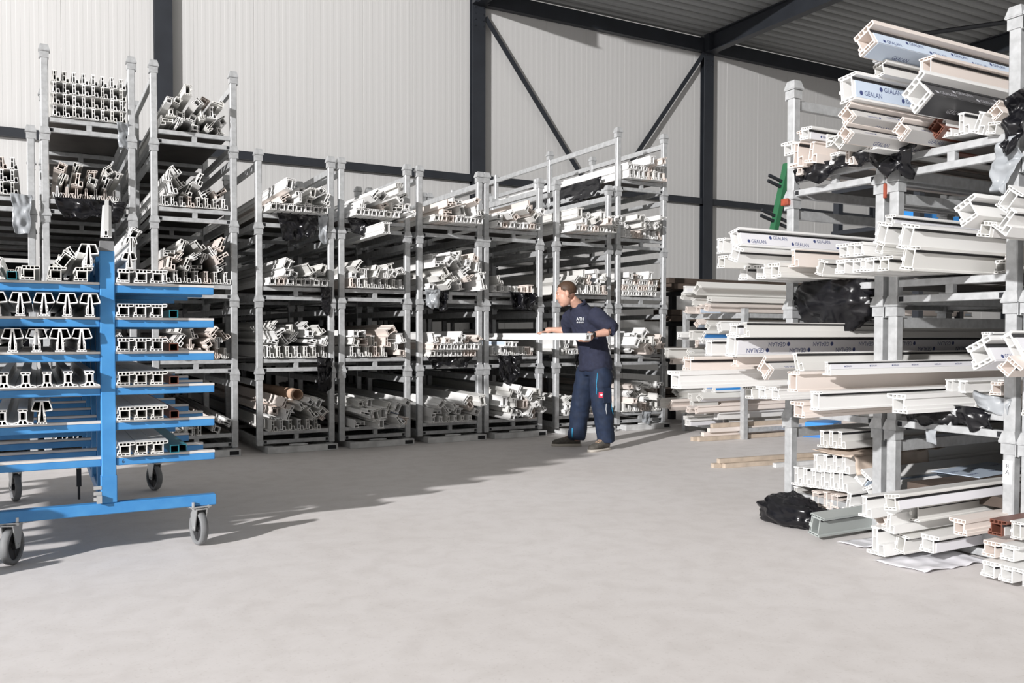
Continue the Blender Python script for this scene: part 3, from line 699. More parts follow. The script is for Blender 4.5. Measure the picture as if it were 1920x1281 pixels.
def caster_parts():
    r, n = .098, 28
    bm = bmesh.new()
    prof_ = [(-.019, r-.022), (-.021, r-.010), (-.016, r-.002), (0, r), (.016, r-.002), (.021, r-.010), (.019, r-.022)]
    rings = [[bm.verts.new((px, pr*math.cos(2*PI*q/n), pr*math.sin(2*PI*q/n))) for q in range(n)] for px, pr in prof_]
    for a, b in zip(rings, rings[1:]+rings[:1]):
        for q in range(n): bm.faces.new((a[q], a[(q+1) % n], b[(q+1) % n], b[q]))
    tyre = tomesh(bm, 'tyre', 'rubber', True)
    bm = bmesh.new(); cyl(bm, (-.006, 0, 0), (.006, 0, 0), r-.021, 24); cyl(bm, (-.024, 0, 0), (.024, 0, 0), .022, 12)
    for q in range(5):
        a = q*2*PI/5; c, s_ = math.cos(a), math.sin(a)
        tube(bm, [(0, c*.02, s_*.02), (0, c*(r-.024), s_*(r-.024))], .011, 6)
    hub = tomesh(bm, 'hub', 'black')
    bm = bmesh.new()
    for s_ in (-1, 1):
        x0, x1 = sorted((s_*.026, s_*.031))
        v = [bm.verts.new((xx, yy, zz)) for xx in (x0, x1) for yy, zz in ((-.018, -.014), (.018, -.014), (.05, .105), (-.05, .105))]
        for f in ((0,1,2,3),(7,6,5,4),(0,4,5,1),(1,5,6,2),(2,6,7,3),(3,7,4,0)): bm.faces.new([v[i] for i in f])
    bx(bm, -.031, .031, -.05, .05, .105, .111)
    cyl(bm, (0, 0, .111), (0, 0, .117), .034, 14)
    cyl(bm, (-.037, 0, 0), (.037, 0, 0), .009, 8)
    fork = tomesh(bm, 'fork', 'zinc')
    bm = bmesh.new(); bx(bm, -.055, .055, -.045, .045, .117, .1235)
    for sx in (-.042, .042):
        for sy in (-.032, .032): cyl(bm, (sx, sy, .108), (sx, sy, .150), .008, 6)
    plate = tomesh(bm, 'mount_plate', 'zinc')
    return tyre, hub, fork, plate
CP = caster_parts()
for (x, y, a) in ((.455, .0, 12), (-.45, .02, -24), (.44, 1.93, 20), (-.47, 1.94, 14)):
    f = link('caster', CP[2], ct, (x, y, .100)); f.rotation_euler = (0, 0, math.radians(a))
    wlh = link('wheel', CP[0], f); link('wheel_hub', CP[1], f); link('mount_plate', CP[3], f)
def cart_profile(kind, x, z, s, m='pvc', roll=0, lvl=0, side='left', L=2.25, y=-.06, mir=False, lab=None, mid=True):
    dz = SEC[kind][3][1]*s/2 if mid else 0
    l = lab or '%s %s on %s arms of blue trolley, %s side' % (COLN[m], NOUN[kind][1], ORD[lvl], 'post-left' if side == 'left' else 'post-right')
    l = lab or '%s %s on the %s arm level of blue trolley, %s' % (COLN[m], NOUN[kind][1], ORD[lvl], 'outer side' if side == 'left' else 'rack side')
    return profile(kind, (.333+x, 5.04+y-.02*((x*37) % 1), z+dz), s, L, m, roll, 0, 0, l, 'profiles on the trolley, %s level, %s side' % (ORD[lvl], side), mir)
Z = ARMZ
for i, x in enumerate((-.085, -.19, -.295, -.40, -.505)): cart_profile('hat', x, Z[4]+.001, .86, 'pvc', 0, 4, 'left')
for i, x in enumerate((-.125, -.225, -.33, -.435)): cart_profile('hat', x, Z[3]+.001, .86, 'pvc', 0, 3, 'left')
cart_profile('frame', -.535, Z[3]+.06, .8, 'pvc2', 0, 3, 'left')
for i, x in enumerate((-.09, -.19, -.285, -.38, -.475)): cart_profile('tee', x, Z[2]+.001, 1.05, 'pvc', 0, 2, 'left')
for i, x in enumerate((-.395, -.485)): cart_profile('tee', x, Z[1]+.001, 1.05, 'pvc', 0, 1, 'left')
cart_profile('hat', -.31, Z[1]+.001, .84, 'pvc2', 0, 1, 'left')
for i, x in enumerate((-.115, -.235, -.355)): cart_profile('frame', x, Z[5]+.001, .95, 'pvc2', 0, 5, 'left', mir=False)
cart_profile('tube', -.405-.03, Z[5]+.001, .95, 'teal', 0, 5, 'left')
cart_profile('tee', -.50, Z[5]+.001, .8, 'pvc2', 0, 5, 'left'); cart_profile('tee', -.49, Z[5]+.066, .6, 'pvc', 20, 5, 'left')
cart_profile('hat', -.09, Z[5]+.075, .86, 'pvc', 0, 5, 'left', L=1.9)
cart_profile('door', -.19, Z[5]+.08, .8, 'pvc2', 35, 5, 'left', y=.25, L=1.8)
for lv in (5, 4, 3, 2, 1, 0):
    for i, x in enumerate((.082, .165, .247) if lv < 5 else (.085, .17, .25)):
        cart_profile('frame', x, Z[lv]+.001, .95, 'pvc2' if lv < 3 else 'pvc', 0, lv, 'right')
    if lv < 5: cart_profile('tube', .325, Z[lv]+.001, 1.0, ('teal', 'brown', 'brown', 'brown', 'teal')[lv], 0, lv, 'right', y=-.05)
cart_profile('tube', .37, Z[0]+.001, .95, 'teal', 0, 0, 'right', y=-.0, lab='second teal square tube at the arm end, lowest level of blue trolley')
cart_profile('hat', .105, Z[5]+.073, .62, 'pvc', 0, 5, 'right', L=1.8); cart_profile('vee', .115, Z[5]+.162, .75, 'pvc', 180, 5, 'right', L=1.8)
cart_profile('door', .145, Z[5]+.235, .62, 'pvc', 25, 5, 'right', y=.1, L=1.6)
# white profile leaning up from the trolley post
o = profile('tee', (.335, 5.10, 1.72), .6, 1.5, 'pvc', 0, -4, 14, 'white mullion profile sloping up and back above the trolley post'); 
# wheel label and number decals
for y, z, s_ in ((-.0335, .50, '3'), ):
    me = text_mesh('6', .03, None); me.materials.append(M['steel'])
    d = link('stencilled_number', me, ct, (.07, -.0225, .50)); d.rotation_euler = (PI/2, 0, 0)

# a second loaded trolley parked beside the first, outside the frame: it shades the first one
CART_P = [o for o in C.objects if o.parent is None and str(o.get('group', '')).startswith('profiles on the trolley')]
OFF = Vector((-1.42, -.35, 0))
c2 = ct.copy(); C.objects.link(c2); c2.location = ct.location+OFF; c2['label'] = 'second blue cantilever trolley parked beside the loaded one by the racks'
for ch in list(ct.children):
    q = ch.copy(); C.objects.link(q); q.parent = c2
    for g in ch.children:
        h = g.copy(); C.objects.link(h); h.parent = q
for o_ in CART_P:
    q = o_.copy(); C.objects.link(q); q.location = o_.location+OFF
    q['label'] = o_['label'].replace('of blue trolley', 'of second trolley').replace('lowest level of second', 'lowest level of second'); q['group'] = o_['group'].replace('the trolley', 'the second trolley')
# ------------------------------------------------------------------ plastic sheets, sacks and cartons
def sheet(name, label, cat, m, p, u, v, nu=14, nv=10, amp=.05, seed=0, sag=0., freq=11., group=None, thick=.003, taper=0.):
    """crumpled sheet: corner p, edge vectors u and v"""
    nu *= 2; nv *= 2
    p, u, v = Vector(p), Vector(u), Vector(v); n = u.cross(v).normalized(); bm = bmesh.new(); g = []
    for j in range(nv+1):
        row = []
        for i in range(nu+1):
            a, b = i/nu, j/nv
            aa = .5+(a-.5)*(1-taper*b)
            q = p+u*aa+v*b
            k_ = noise.noise_vector(Vector((q.x*freq+seed*3.1, q.y*freq, q.z*freq)))
            w_ = noise.noise_vector(Vector((q.x*freq*2.7, q.y*freq*2.7+seed, q.z*freq*2.7)))
            e = 1 if j else .3
            q = q+n*(k_.x*amp*1.6+w_.x*amp*.6)*e+k_*amp*.7*e+Vector((0, 0, -sag*math.sin(PI*a)*b))
            if j == nv: q += v.normalized()*k_.y*amp*2.2
            row.append(bm.verts.new(q))
        g.append(row)
    for j in range(nv):
        for i in range(nu): bm.faces.new((g[j][i], g[j][i+1], g[j+1][i+1], g[j+1][i]))
    o = link(name, tomesh(bm, name, m, True))
    md = o.modifiers.new('t', 'SOLIDIFY'); md.thickness = thick
    return tag(o, label, cat, group)
def wall_sheet(r, kk, x0, x1, drop_, m='plast', seed=1, amp=.035, yy=-.05, what='torn black plastic wrap hanging'):
    xl = RACKS[r][0]; z = B0+P*kk+.16
    sheet('plastic_wrap', '%s under %s tier of %s' % (what, ORD[kk], stackname(r)), 'plastic sheet', m,
          (xl+x0, YF+yy, z), (x1-x0, 0, -.01), (0, .015, -drop_), 14, 8, amp, seed, group=None, taper=.25)
wall_sheet(1, 3, .06, .66, .17, seed=1); wall_sheet(1, 4, .58, .69, .24, 'silver', 2, .03, -.012, 'torn silver plastic wrap hanging')
wall_sheet(0, 3, .56, .72, .34, 'silver', 3, .03, -.07, 'torn silver plastic wrap hanging')
wall_sheet(3, 3, .16, .60, .22, seed=4); wall_sheet(3, 3, .58, .68, .26, 'silver', 5, .03, -.04, 'silver plastic tatter hanging')
wall_sheet(3, 1, .55, .72, .30, seed=6, amp=.05, yy=-.08); wall_sheet(3, 2, .60, .72, .24, seed=7)
wall_sheet(5, 2, .02, .20, .20, 'silver', 8, .04, -.09, 'torn silver plastic wrap hanging'); wall_sheet(5, 2, .16, .30, .22, seed=9, amp=.05, yy=-.08)
wall_sheet(5, 1, .05, .62, .11, seed=10); wall_sheet(6, 2, .25, .62, .20, seed=11, amp=.05, yy=-.06); wall_sheet(6, 1, .10, .42, .30, seed=12, amp=.05, yy=-.07)
wall_sheet(2, 2, .0, .10, .22, 'silver', 13, .03, -.06, 'silver plastic tatter hanging'); wall_sheet(8, 0, .28, .42, .15, 'silver', 14, .02, -.12, 'pale scrap of film hanging')
wall_sheet(4, 3, .05, .4, .16, seed=15); wall_sheet(7, 1, .2, .6, .18, seed=16)
# black sheets along the side of the last wall stack
sheet('plastic_wrap', 'long black plastic wrap along side of ninth wall-row stack', 'plastic sheet', 'plast', (6.27, 9.0, 3.18), (0, 3.3, .0), (.0, .0, -.22), 22, 8, .04, 31, .05)
# hanging sack under the aisle rack
def sack(name, label, c, rx, ry, rz, seed, m='plast', flat=False):
    bm = bmesh.new(); bmesh.ops.create_uvsphere(bm, u_segments=48, v_segments=32, radius=1)
    for v in bm.verts:
        d = v.co.copy(); f = 1+.06*noise.noise(d*14)+.22*noise.noise(d*2.3+Vector((seed, 0, 0)))+.12*noise.noise(d*6+Vector((0, seed, 0)))
        q = Vector((d.x*rx*f, d.y*ry*f, d.z*rz*f))
        if flat: q.z = max(q.z, -rz*.55)
        elif d.z > .2: q.z = min(q.z, rz*.62)
        v.co = Vector(c)+q
    return tag(link(name, tomesh(bm, name, m, True)), label, 'plastic sack')
sack('plastic_sack', 'bulging black plastic sack slung under white profiles of aisle rack', (4.42, 3.76, 1.40), .14, .30, .20, 3)
sack('plastic_sack', 'crumpled black plastic sack on the floor beside aisle rack foot', (4.12, 3.82, .068), .13, .24, .12, 8, flat=True)
sheet('plastic_wrap', 'crumpled dark film draped along top tier deck of aisle rack with sack', 'plastic sheet', 'plast', (4.30, 4.00, 2.25), (0, -.58, .03), (-.01, 0, -.09), 20, 6, .03, 41)
sheet('plastic_wrap', 'black plastic wrap bunched at the joint of two aisle racks', 'plastic sheet', 'plast', (4.28, 3.42, 2.28), (0, -.34, -.02), (0, 0, -.18), 12, 8, .05, 42, taper=.4)
sheet('plastic_wrap', 'torn silver film wrapped about the post of aisle rack', 'plastic sheet', 'silver', (4.29, 2.66, 2.16), (0, -.13, .02), (.0, .03, -.26), 12, 12, .04, 43, taper=.3)
sheet('plastic_wrap', 'black film hanging beside silver film on aisle rack post', 'plastic sheet', 'plast', (4.26, 2.60, 2.36), (0, -.16, .06), (.0, .05, -.30), 12, 10, .045, 44, taper=.3)
sheet('plastic_wrap', 'grey film flap sticking out at second tier of aisle rack', 'plastic sheet', 'silver', (4.335, 2.77, .885), (0, -.17, -.03), (.0, .02, -.08), 8, 6, .03, 45)
sheet('plastic_wrap', 'black film rumpled under second tier profiles of aisle rack', 'plastic sheet', 'plast', (4.36, 3.2, .80), (0, -.5, .0), (.0, .0, -.11), 14, 6, .03, 46)
sheet('plastic_wrap', 'pale film scrap hanging below second tier beam of aisle rack', 'plastic sheet', 'silver', (4.34, 3.06, .66), (0, -.06, 0), (.0, .0, -.08), 6, 5, .015, 47)
sheet('wrapping_paper', 'brown paper wrapped over stacked sash profiles in aisle rack', 'paper', 'cardl', (4.33, 3.86, .458), (0, -.30, -.02), (.9, .0, .0), 10, 14, .012, 48, thick=.004)
sheet('wrapping_paper', 'brown paper flap hanging beside stacked sash profiles in aisle rack', 'paper', 'cardl', (4.36, 3.565, .44), (.7, 0, 0), (.0, -.02, -.12), 12, 6, .015, 49, thick=.004)
# cardboard tube in the fourth wall stack
bm = bmesh.new(); n = 20; L = 2.6
ro_ = [[bm.verts.new((rr*math.cos(2*PI*q/n), yy, rr*math.sin(2*PI*q/n))) for q in range(n)] for rr, yy in ((.055, 0), (.055, L), (.049, L), (.049, 0))]
for a, b in zip(ro_, ro_[1:]+ro_[:1]):
    for q in range(n): bm.faces.new((a[q], a[(q+1) % n], b[(q+1) % n], b[q]))
o = tag(link('cardboard_tube', tomesh(bm, 'cardboard_tube', 'card', True), None, (2.30, 8.60, .575)), 'brown cardboard tube lying on the lowest tier profiles of fourth wall-row stack', 'tube')
o.rotation_euler = (math.radians(-.5), 0, math.radians(1))
# printed film sheet and leaflets on the floor of second aisle rack
def flat(name, label, cat, m, x0, x1, y0, y1, z, rot=0, lab_text=True, t=.003):
    o = link(name, boxmesh(name, m, -(x1-x0)/2, (x1-x0)/2, -(y1-y0)/2, (y1-y0)/2, 0, t), None, ((x0+x1)/2, (y0+y1)/2, z)); o.rotation_euler = (0, 0, rot)
    tag(o, label, cat)
    if lab_text:
        me = text_mesh('GEALAN', .03, None); me.materials.append(M['ink'])
        for dx in (-.25, 0, .25):
            for dy in (-.06, .05):
                if abs(dx) < (x1-x0)/2-.08: link('lettering', me, o, (dx, dy, t+.0008))
    return o
flat('printed_board', 'pale printed film board lying in bottom of aisle racks', 'board', 'bluefilm', 4.9, 5.6, 3.15, 3.45, .33, .1)
flat('leaflet', 'small printed leaflet lying in bottom of aisle racks', 'paper', 'paper', 5.5, 5.8, 2.95, 3.1, .33, .2)
link_ = boxmesh('pallet_board', 'darkwood', 4.45, 8.0, 2.66, 3.26, .27, .325)
tag(link('timber_board', link_), 'dark timber board under the printed film in aisle rack bottom', 'board')
sheet('plastic_wrap', 'white film sheet lying on the floor under aisle rack profiles', 'plastic sheet', 'whitefilm', (3.80, 2.98, .012), (.5, -.02, 0), (.03, -.28, 0), 12, 8, .008, 51, thick=.002)
sheet('plastic_wrap', 'pale film scrap lying on the floor before the grey-green profile', 'plastic sheet', 'whitefilm', (3.95, 3.34, .012), (.35, -.03, 0), (.03, -.16, 0), 10, 6, .008, 52, thick=.002)
# red painted corner pieces and white label on the aisle rack posts
def small(name, label, cat, m, d): return tag(link(name, boxmesh(name, m, *d, bev=.004)), label, cat)
small('corner_clip', 'red painted clip on outer post joint of aisle rack', 'clip', 'red', (4.318, 4.35, 4.075, 4.135, 2.035, 2.08))
small('corner_clip', 'red painted strap between paired posts of aisle racks', 'clip', 'red', (4.33, 4.351, 3.342, 3.358, 1.98, 2.065))
bm = bmesh.new(); bx(bm, 4.3495, 4.3515, 2.585, 2.635, .42, .54)
o = tag(link('post_label', tomesh(bm, 'post_label', 'paper')), 'white paper label taped on aisle rack post', 'label')
me = text_mesh('8\nA', .032, None); me.materials.append(M['steel'])
t_ = link('lettering', me, o, (4.3487, 2.61, .495)); t_.rotation_euler = (PI/2, 0, -PI/2)
# ------------------------------------------------------------------ far rack and stores behind the aisle racks
ft = thing('cantilever_rack', 'low galvanised rack of film-striped profiles behind worker', 'rack', (7.0, 8.22, 0))
for x in (0, 1.8, 3.6):
    for y in (0, -1.0): link('post', boxmesh('fp', 'galv', -.03, .03, -.03, .03, 0, 1.48), ft, (x, y, 0))
    for z in (.10, .80, 1.40): link('cross_beam', boxmesh('fb', 'galv', -.02, .02, -.97, -.03, -.03, .03), ft, (x, 0, z))
for z in (.10, .80, 1.40):
    for y in (0, -1.0): link('side_rail', boxmesh('fr', 'galv', .03, 3.57, -.015, .015, -.025, .025), ft, (0, y, z))
R = random.Random(5)
for kk, zz in enumerate((.135, .835, 1.435)):
    placed = []; cnt = 0; tries = 0
    while cnt < (26, 20, 13)[kk] and tries < 500:
        tries += 1; kind = R.choice(('frame', 'frame', 'sash', 'tee', 'door')); s = R.choice((.9, 1.0, 1.1)); wv, hv = SEC[kind][3][0]*s, SEC[kind][3][1]*s
        a = math.radians(R.choice((0, 0, 15, -25, 40, 90, -60, 180))); x = R.uniform(.1, .9)
        z = drop(placed, x, wv/2*.9, hv/2*.9, a, zz, zz+.75)
        if z is None or z > zz+.50: continue
        placed.append((x, z, wv/2*.9, hv/2*.9, a)); cnt += 1
        m = R.choice(('pvc', 'pvc2', 'pvc2', 'cream')); fmn = R.choice((0, 0, 0, 'satblue', 'bluefilm', 'whitefilm'))
        o = profile(kind, (6.95+R.uniform(-.55, .2), 8.22-x, z), s, 4.6, m, math.degrees(a), -90, 0,
                    '%s%s %s on %s shelf of low rack behind worker' % (COLN[m], {'satblue': ' blue-striped', 'bluefilm': ' pale-blue-striped', 'whitefilm': ' white-striped'}.get(fmn, ''), NOUN[kind][1], ORD[kk]),
                    'profiles on the low rack behind the worker')
        if fmn: film(o, kind, s, 4.6, fmn)
# dark timber lengths on trestles behind
for i, (y, z, m) in enumerate(((8.9, 1.82, 'darkwood'), (9.15, 1.82, 'darkwood'), (9.4, 1.82, 'wood'), (9.0, 1.90, 'darkwood'), (9.3, 1.90, 'wood'), (8.95, .35, 'darkwood'), (9.2, .35, 'darkwood'), (8.95, .43, 'darkwood'), (9.2, .43, 'darkwood'), (8.95, .9, 'darkwood'), (9.2, .9, 'darkwood'), (8.95, .98, 'darkwood'), (9.2, .98, 'wood'), (9.35, .98, 'darkwood'), (8.95, 1.4, 'darkwood'), (9.15, 1.4, 'darkwood'), (9.35, 1.4, 'darkwood'), (8.95, 1.48, 'darkwood'), (9.15, 1.48, 'darkwood'))):
    tag(link('timber_plank', boxmesh('timber_plank', m, 7.3, 12.6, y-.09, y+.09, z-.035, z+.035)), '%s timber plank on trestles behind the low rack' % ('dark' if m == 'darkwood' else 'pale'), 'timber', 'timber planks behind the low rack')
for x in (7.8, 11.8):
    bm = bmesh.new()
    for y in (8.85, 9.45): bx(bm, x-.04, x+.04, y-.04, y+.04, 0, 1.72)
    for zt in (.312, .862, 1.362, 1.782): bx(bm, x-.05, x+.05, 8.75, 9.55, zt-.06, zt)
    tag(link('trestle', tomesh(bm, 'trestle', 'steel')), 'dark steel trestle carrying timber beams' if x < 10 else 'dark steel trestle at far end of timber beams', 'trestle')
# timber battens on the floor
for i, (x, y, z, a, L, m) in enumerate(((6.36, 7.36, .025, -3, 2.6, 'wood'), (6.40, 7.30, .025, -3, 2.6, 'wood'), (6.5, 7.34, .071, -3, 2.4, 'cream'), (6.55, 7.30, .117, -3, 2.3, 'cream'), (6.62, 7.33, .163, -3, 2.3, 'wood'))):
    o = tag(link('floor_batten', boxmesh('floor_batten', m, 0, L, -.024, .024, -.0225, .0225), None, (x, y, z)), '%s batten in the floor pile behind aisle racks' % ('pale wooden' if m == 'wood' else 'cream plastic'), 'batten', 'battens piled on the floor')
    o.rotation_euler = (0, 0, math.radians(a))
for i, (x, y, z, L) in enumerate(((5.25, 5.80, .02, 2.4), (5.33, 5.74, .02, 2.2), (5.30, 5.78, .06, 2.3), (5.75, 5.55, .02, 2.0))):
    o = tag(link('floor_batten', boxmesh('floor_batten', 'wood' if i < 3 else 'galvw', 0, L, -.022, .022, -.019, .019), None, (x, y, z)), 'thin pale batten lying loose on the floor by aisle rack', 'batten', 'loose battens on the floor')
    o.rotation_euler = (0, 0, math.radians(-6))
# blue carton on the floor
o = tag(link('carton', boxmesh('carton', 'satblue', -.22, .22, -.16, .16, 0, .16)), 'bright blue printed carton on the floor behind aisle rack', 'carton'); o.location = (8.15, 7.1, .001); o.rotation_euler = (0, 0, .5)
link('carton_flap', boxmesh('carton_flap', 'satblue', -.36, -.222, -.15, .15, .0, .004), o)
tl = link('print_panel', boxmesh('print_panel', 'whitefilm', -.18, .04, -.1625, -.1605, .03, .14), o)
# green upright with pegs
gt = thing('green_upright', 'green painted steel upright with peg arms leaning behind aisle racks', 'upright', (8.56, 9.0, 0))
gt.rotation_euler = (0, math.radians(14.9), 0)
link('upright', boxmesh('up', 'green', -.04, .04, -.05, .05, .02, 3.78), gt)
for z in (2.9, 2.98, 3.42, 3.50): link('peg', boxmesh('peg', 'steel', -.30, .40, -.015, .015, z-.02, z+.02), gt)
# high shelf with stores behind the aisle racks
sh = thing('store_shelf', 'dark steel store shelf with boxes behind the aisle racks', 'shelf', (8.6, 6.2, 0))
for x in (0, 2.4, 4.6):
    for y in (0, 1.1): link('post', boxmesh('sp', 'steel', -.04, .04, -.04, .04, 0, 3.2), sh, (x, y, 0))
for z in (1.9, 2.45, 2.95):
    link('shelf_board', boxmesh('sb', 'steel', -.05, 4.65, -.06, 1.16, z-.05, z), sh)
SHX, SHY = 8.6, 6.2
def store(name, label, cat, m, x, y, z, w_, d_, h_): return tag(link(name, boxmesh(name, m, -w_/2, w_/2, -d_/2, d_/2, 0, h_, bev=.008), None, (x, y, z)), label, cat)
store('storage_box', 'blue storage box on lower store shelf', 'box', 'satblue', 9.2, 6.5, 2.4515, .55, .4, .22)
store('storage_box', 'flat blue box on the top store shelf', 'box', 'satblue', 9.25, 6.4, 2.9515, .7, .4, .10)
store('carton', 'beige carton on the top store shelf', 'carton', 'cardl', 10.3, 6.45, 2.9515, .6, .4, .35)
store('carton', 'brown carton on middle store shelf beside teal box', 'carton', 'card', 11.4, 6.4, 2.4515, .35, .35, .25)
store('storage_box', 'teal storage box on middle store shelf', 'box', 'teal', 12.2, 6.4, 2.4515, .6, .4, .12)
store('storage_box', 'teal box on the bottom store shelf', 'box', 'teal', 11.6, 6.4, 1.9015, .5, .4, .15)
store('storage_box', 'grey box on the bottom store shelf', 'box', 'silver', 10.2, 6.4, 1.9015, .4, .4, .3)
store('tool_case', 'black tool case with orange latch on bottom store shelf', 'case', 'black', 10.75, 6.35, 1.9015, .4, .3, .2)
small('latch', 'orange latch on tool case', 'latch', 'orange', (10.62, 10.7, 6.185, 6.1985, 1.95, 2.02))
for i, x in enumerate((8.85, 9.05)):
    bm = bmesh.new(); ering(bm, [((0, 0, zz), (rr, 0, 0), (0, rr, 0)) for zz, rr in ((0, .09), (.005, .095), (.22, .095), (.27, .06), (.29, .03), (.33, .03))], 18)
    tag(link('jug', tomesh(bm, 'jug', 'paper', True), None, (x, 6.45, 1.9015)), 'white plastic jug in row on bottom store shelf', 'jug', 'jugs on the store shelf')
bm = bmesh.new()
for i in range(13): bx(bm, i*.06-.003, i*.06+.003, -.003, .003, 0, .5)
for j in range(9): bx(bm, 0, .72, -.006, -.003, j*.06, j*.06+.006)
tag(link('wire_mesh', tomesh(bm, 'wire_mesh', 'zinc'), None, (9.35, 6.10, 1.9015)), 'steel wire mesh panel standing before blue store box', 'mesh panel')

# ------------------------------------------------------------------ worker
from mathutils.bvhtree import BVHTree
hp = profile('frame', (4.773, 7.05, 1.160), .95, 4.4, 'pvc', 0, 0, 0, 'white frame profile held by worker and slid into the rack')
def union(bm, name, m, voxel, smooth=3, wrinkle=0., wf=18., seed=0):
    me = tomesh(bm, name, m); o = bpy.data.objects.new(name, me); C.objects.link(o)
    md = o.modifiers.new('r', 'REMESH'); md.mode = 'VOXEL'; md.voxel_size = voxel; md.use_smooth_shade = True
    dg = bpy.context.evaluated_depsgraph_get(); dg.update()
    new = bpy.data.meshes.new_from_object(o.evaluated_get(dg)); bpy.data.objects.remove(o)
    b2 = bmesh.new(); b2.from_mesh(new)
    for _ in range(smooth): bmesh.ops.smooth_vert(b2, verts=b2.verts, factor=.5, use_axis_x=True, use_axis_y=True, use_axis_z=True)
    if wrinkle:
        b2.normal_update()
        for v in b2.verts:
            q = Vector((v.co.x*wf*.6, v.co.y*wf*.6, v.co.z*wf))
            v.co += v.normal*wrinkle*(noise.noise(q+Vector((seed, 0, 0)))+.6*(1-2*abs(noise.noise(Vector((q.x*1.6+q.z*.5, q.y*1.6-q.z*.3, q.z*.6))+Vector((0, seed, 0)))))+.3*noise.noise(q*2.1))
    bvh = BVHTree.FromBMesh(b2)
    b2.to_mesh(new); b2.free(); new.materials.clear(); new.materials.append(M[m]); new.name = name
    for p in new.polygons: p.use_smooth = True
    return new, bvh
man = thing('person', 'man in navy sweatshirt and work trousers sliding white profile into rack', 'person', (0, 0, 0))
man['label'] = 'person in navy sweatshirt and work trousers sliding white profile into rack'
# --- body
bm = bmesh.new()
H = Vector((4.745, 7.425, 1.605)); hf = Vector((-.74, .60, -.26)).normalized(); hs = hf.cross(Vector((0, 0, 1))).normalized(); hu = hs.cross(hf).normalized()
def hb(c, r): ball(bm, H+hf*c[0]+hs*c[1]+hu*c[2], hf*r[0], hs*r[1], hu*r[2], 18, 12)
hb((-.012, 0, .03), (.098, .076, .088)); hb((.030, 0, -.035), (.072, .064, .092)); hb((.060, 0, -.102), (.032, .034, .026))
hb((.105, 0, -.022), (.020, .012, .018)); hb((.098, 0, -.002), (.014, .010, .026)); hb((.082, 0, .030), (.020, .052, .012))
hb((.086, 0, -.066), (.016, .024, .008)); hb((.085, 0, -.078), (.014, .020, .008))
for s_ in (-1, 1):
    hb((-.014, s_*.081, -.012), (.022, .012, .034)); hb((.07, s_*.036, -.03), (.02, .018, .016))
tube(bm, [(4.945, 7.42, 1.40), (4.90, 7.42, 1.47), (4.80, 7.42, 1.55)], [.066, .058, .056], 14)
ering(bm, [((5.07, 7.40, .88), (0, .14, 0), (.10, 0, 0)), ((5.05, 7.40, 1.08), (0, .13, 0), (.09, 0, 0)), ((4.99, 7.41, 1.28), (0, .16, 0), (.09, 0, 0)), ((4.95, 7.42, 1.40), (0, .12, 0), (.07, 0, 0))])
LE, LW = Vector((5.095, 7.085, 1.222)), Vector((4.865, 7.135, 1.178)); RE, RW = Vector((4.95, 7.72, 1.215)), Vector((4.845, 7.875, 1.235))
tube(bm, [(4.97, 7.24, 1.37), LE, LE.lerp(LW, .3), LE.lerp(LW, .7), LW], [.05, .043, .045, .034, .027], 12)
tube(bm, [(4.91, 7.59, 1.37), RE, RE.lerp(RW, .3), RE.lerp(RW, .7), RW], [.05, .043, .045, .034, .027], 12)
def hand(w_, palm, fingers, thumb):
    tube(bm, [w_, w_.lerp(palm, .5), palm], [.027, .034, .034], 10)
    for f, r in fingers: tube(bm, f, [r, r*.95, r*.9, r*.75], 8)
    tube(bm, thumb, [.013, .011, .010, .008], 8)
# left hand grips the profile from underneath, thumb on top
zb, zt, xm, xp = 1.160-.0356-.009, 1.160+.0356+.009, 4.773-.044-.009, 4.773+.044
pl = Vector((4.835, 7.14, 1.145))
fs = []
for i, dl in enumerate((0, .0, .004, .012)):
    y = 7.105+i*.023
    fs.append(([(4.838, y, 1.135), (4.805, y, zb-.002), (4.755+dl, y, zb-.002), (xm-.001, y, zb+.016-dl)], .0095))
hand(LW, pl, fs, [(4.85, 7.12, 1.165), (4.835, 7.105, 1.195), (4.81, 7.10, zt+.002), (4.785, 7.105, zt+.003)])
# right hand rests over the top, fingers down the far face
pr = Vector((4.812, 7.925, zt+.018)); fs = []
for i, dl in enumerate((.004, 0, .003, .010)):
    y = 7.895+i*.023
    fs.append(([(4.812, y, zt+.012), (4.785, y+.004, zt+.006), (4.742+dl, y+.008, zt+.003), (xm, y+.010, zt-.022+dl)], .0095))
hand(RW, pr, fs, [(4.83, 7.90, zt+.008), (4.835, 7.905, zt-.012), (4.832, 7.915, 1.165), (4.828, 7.925, 1.145)])
legL = [(5.085, 7.31, .88), (5.072, 7.275, .66), (5.060, 7.25, .46), (5.090, 7.235, .28), (5.105, 7.225, .06)]
legR = [(5.070, 7.49, .88), (5.048, 7.53, .66), (5.025, 7.57, .455), (5.020, 7.60, .27), (5.005, 7.622, .06)]
for lg in (legL, legR): tube(bm, lg, [.085, .075, .055, .052, .038], 12)
body, _ = union(bm, 'body', 'skin', .0065, 2)
link('body', body, man)
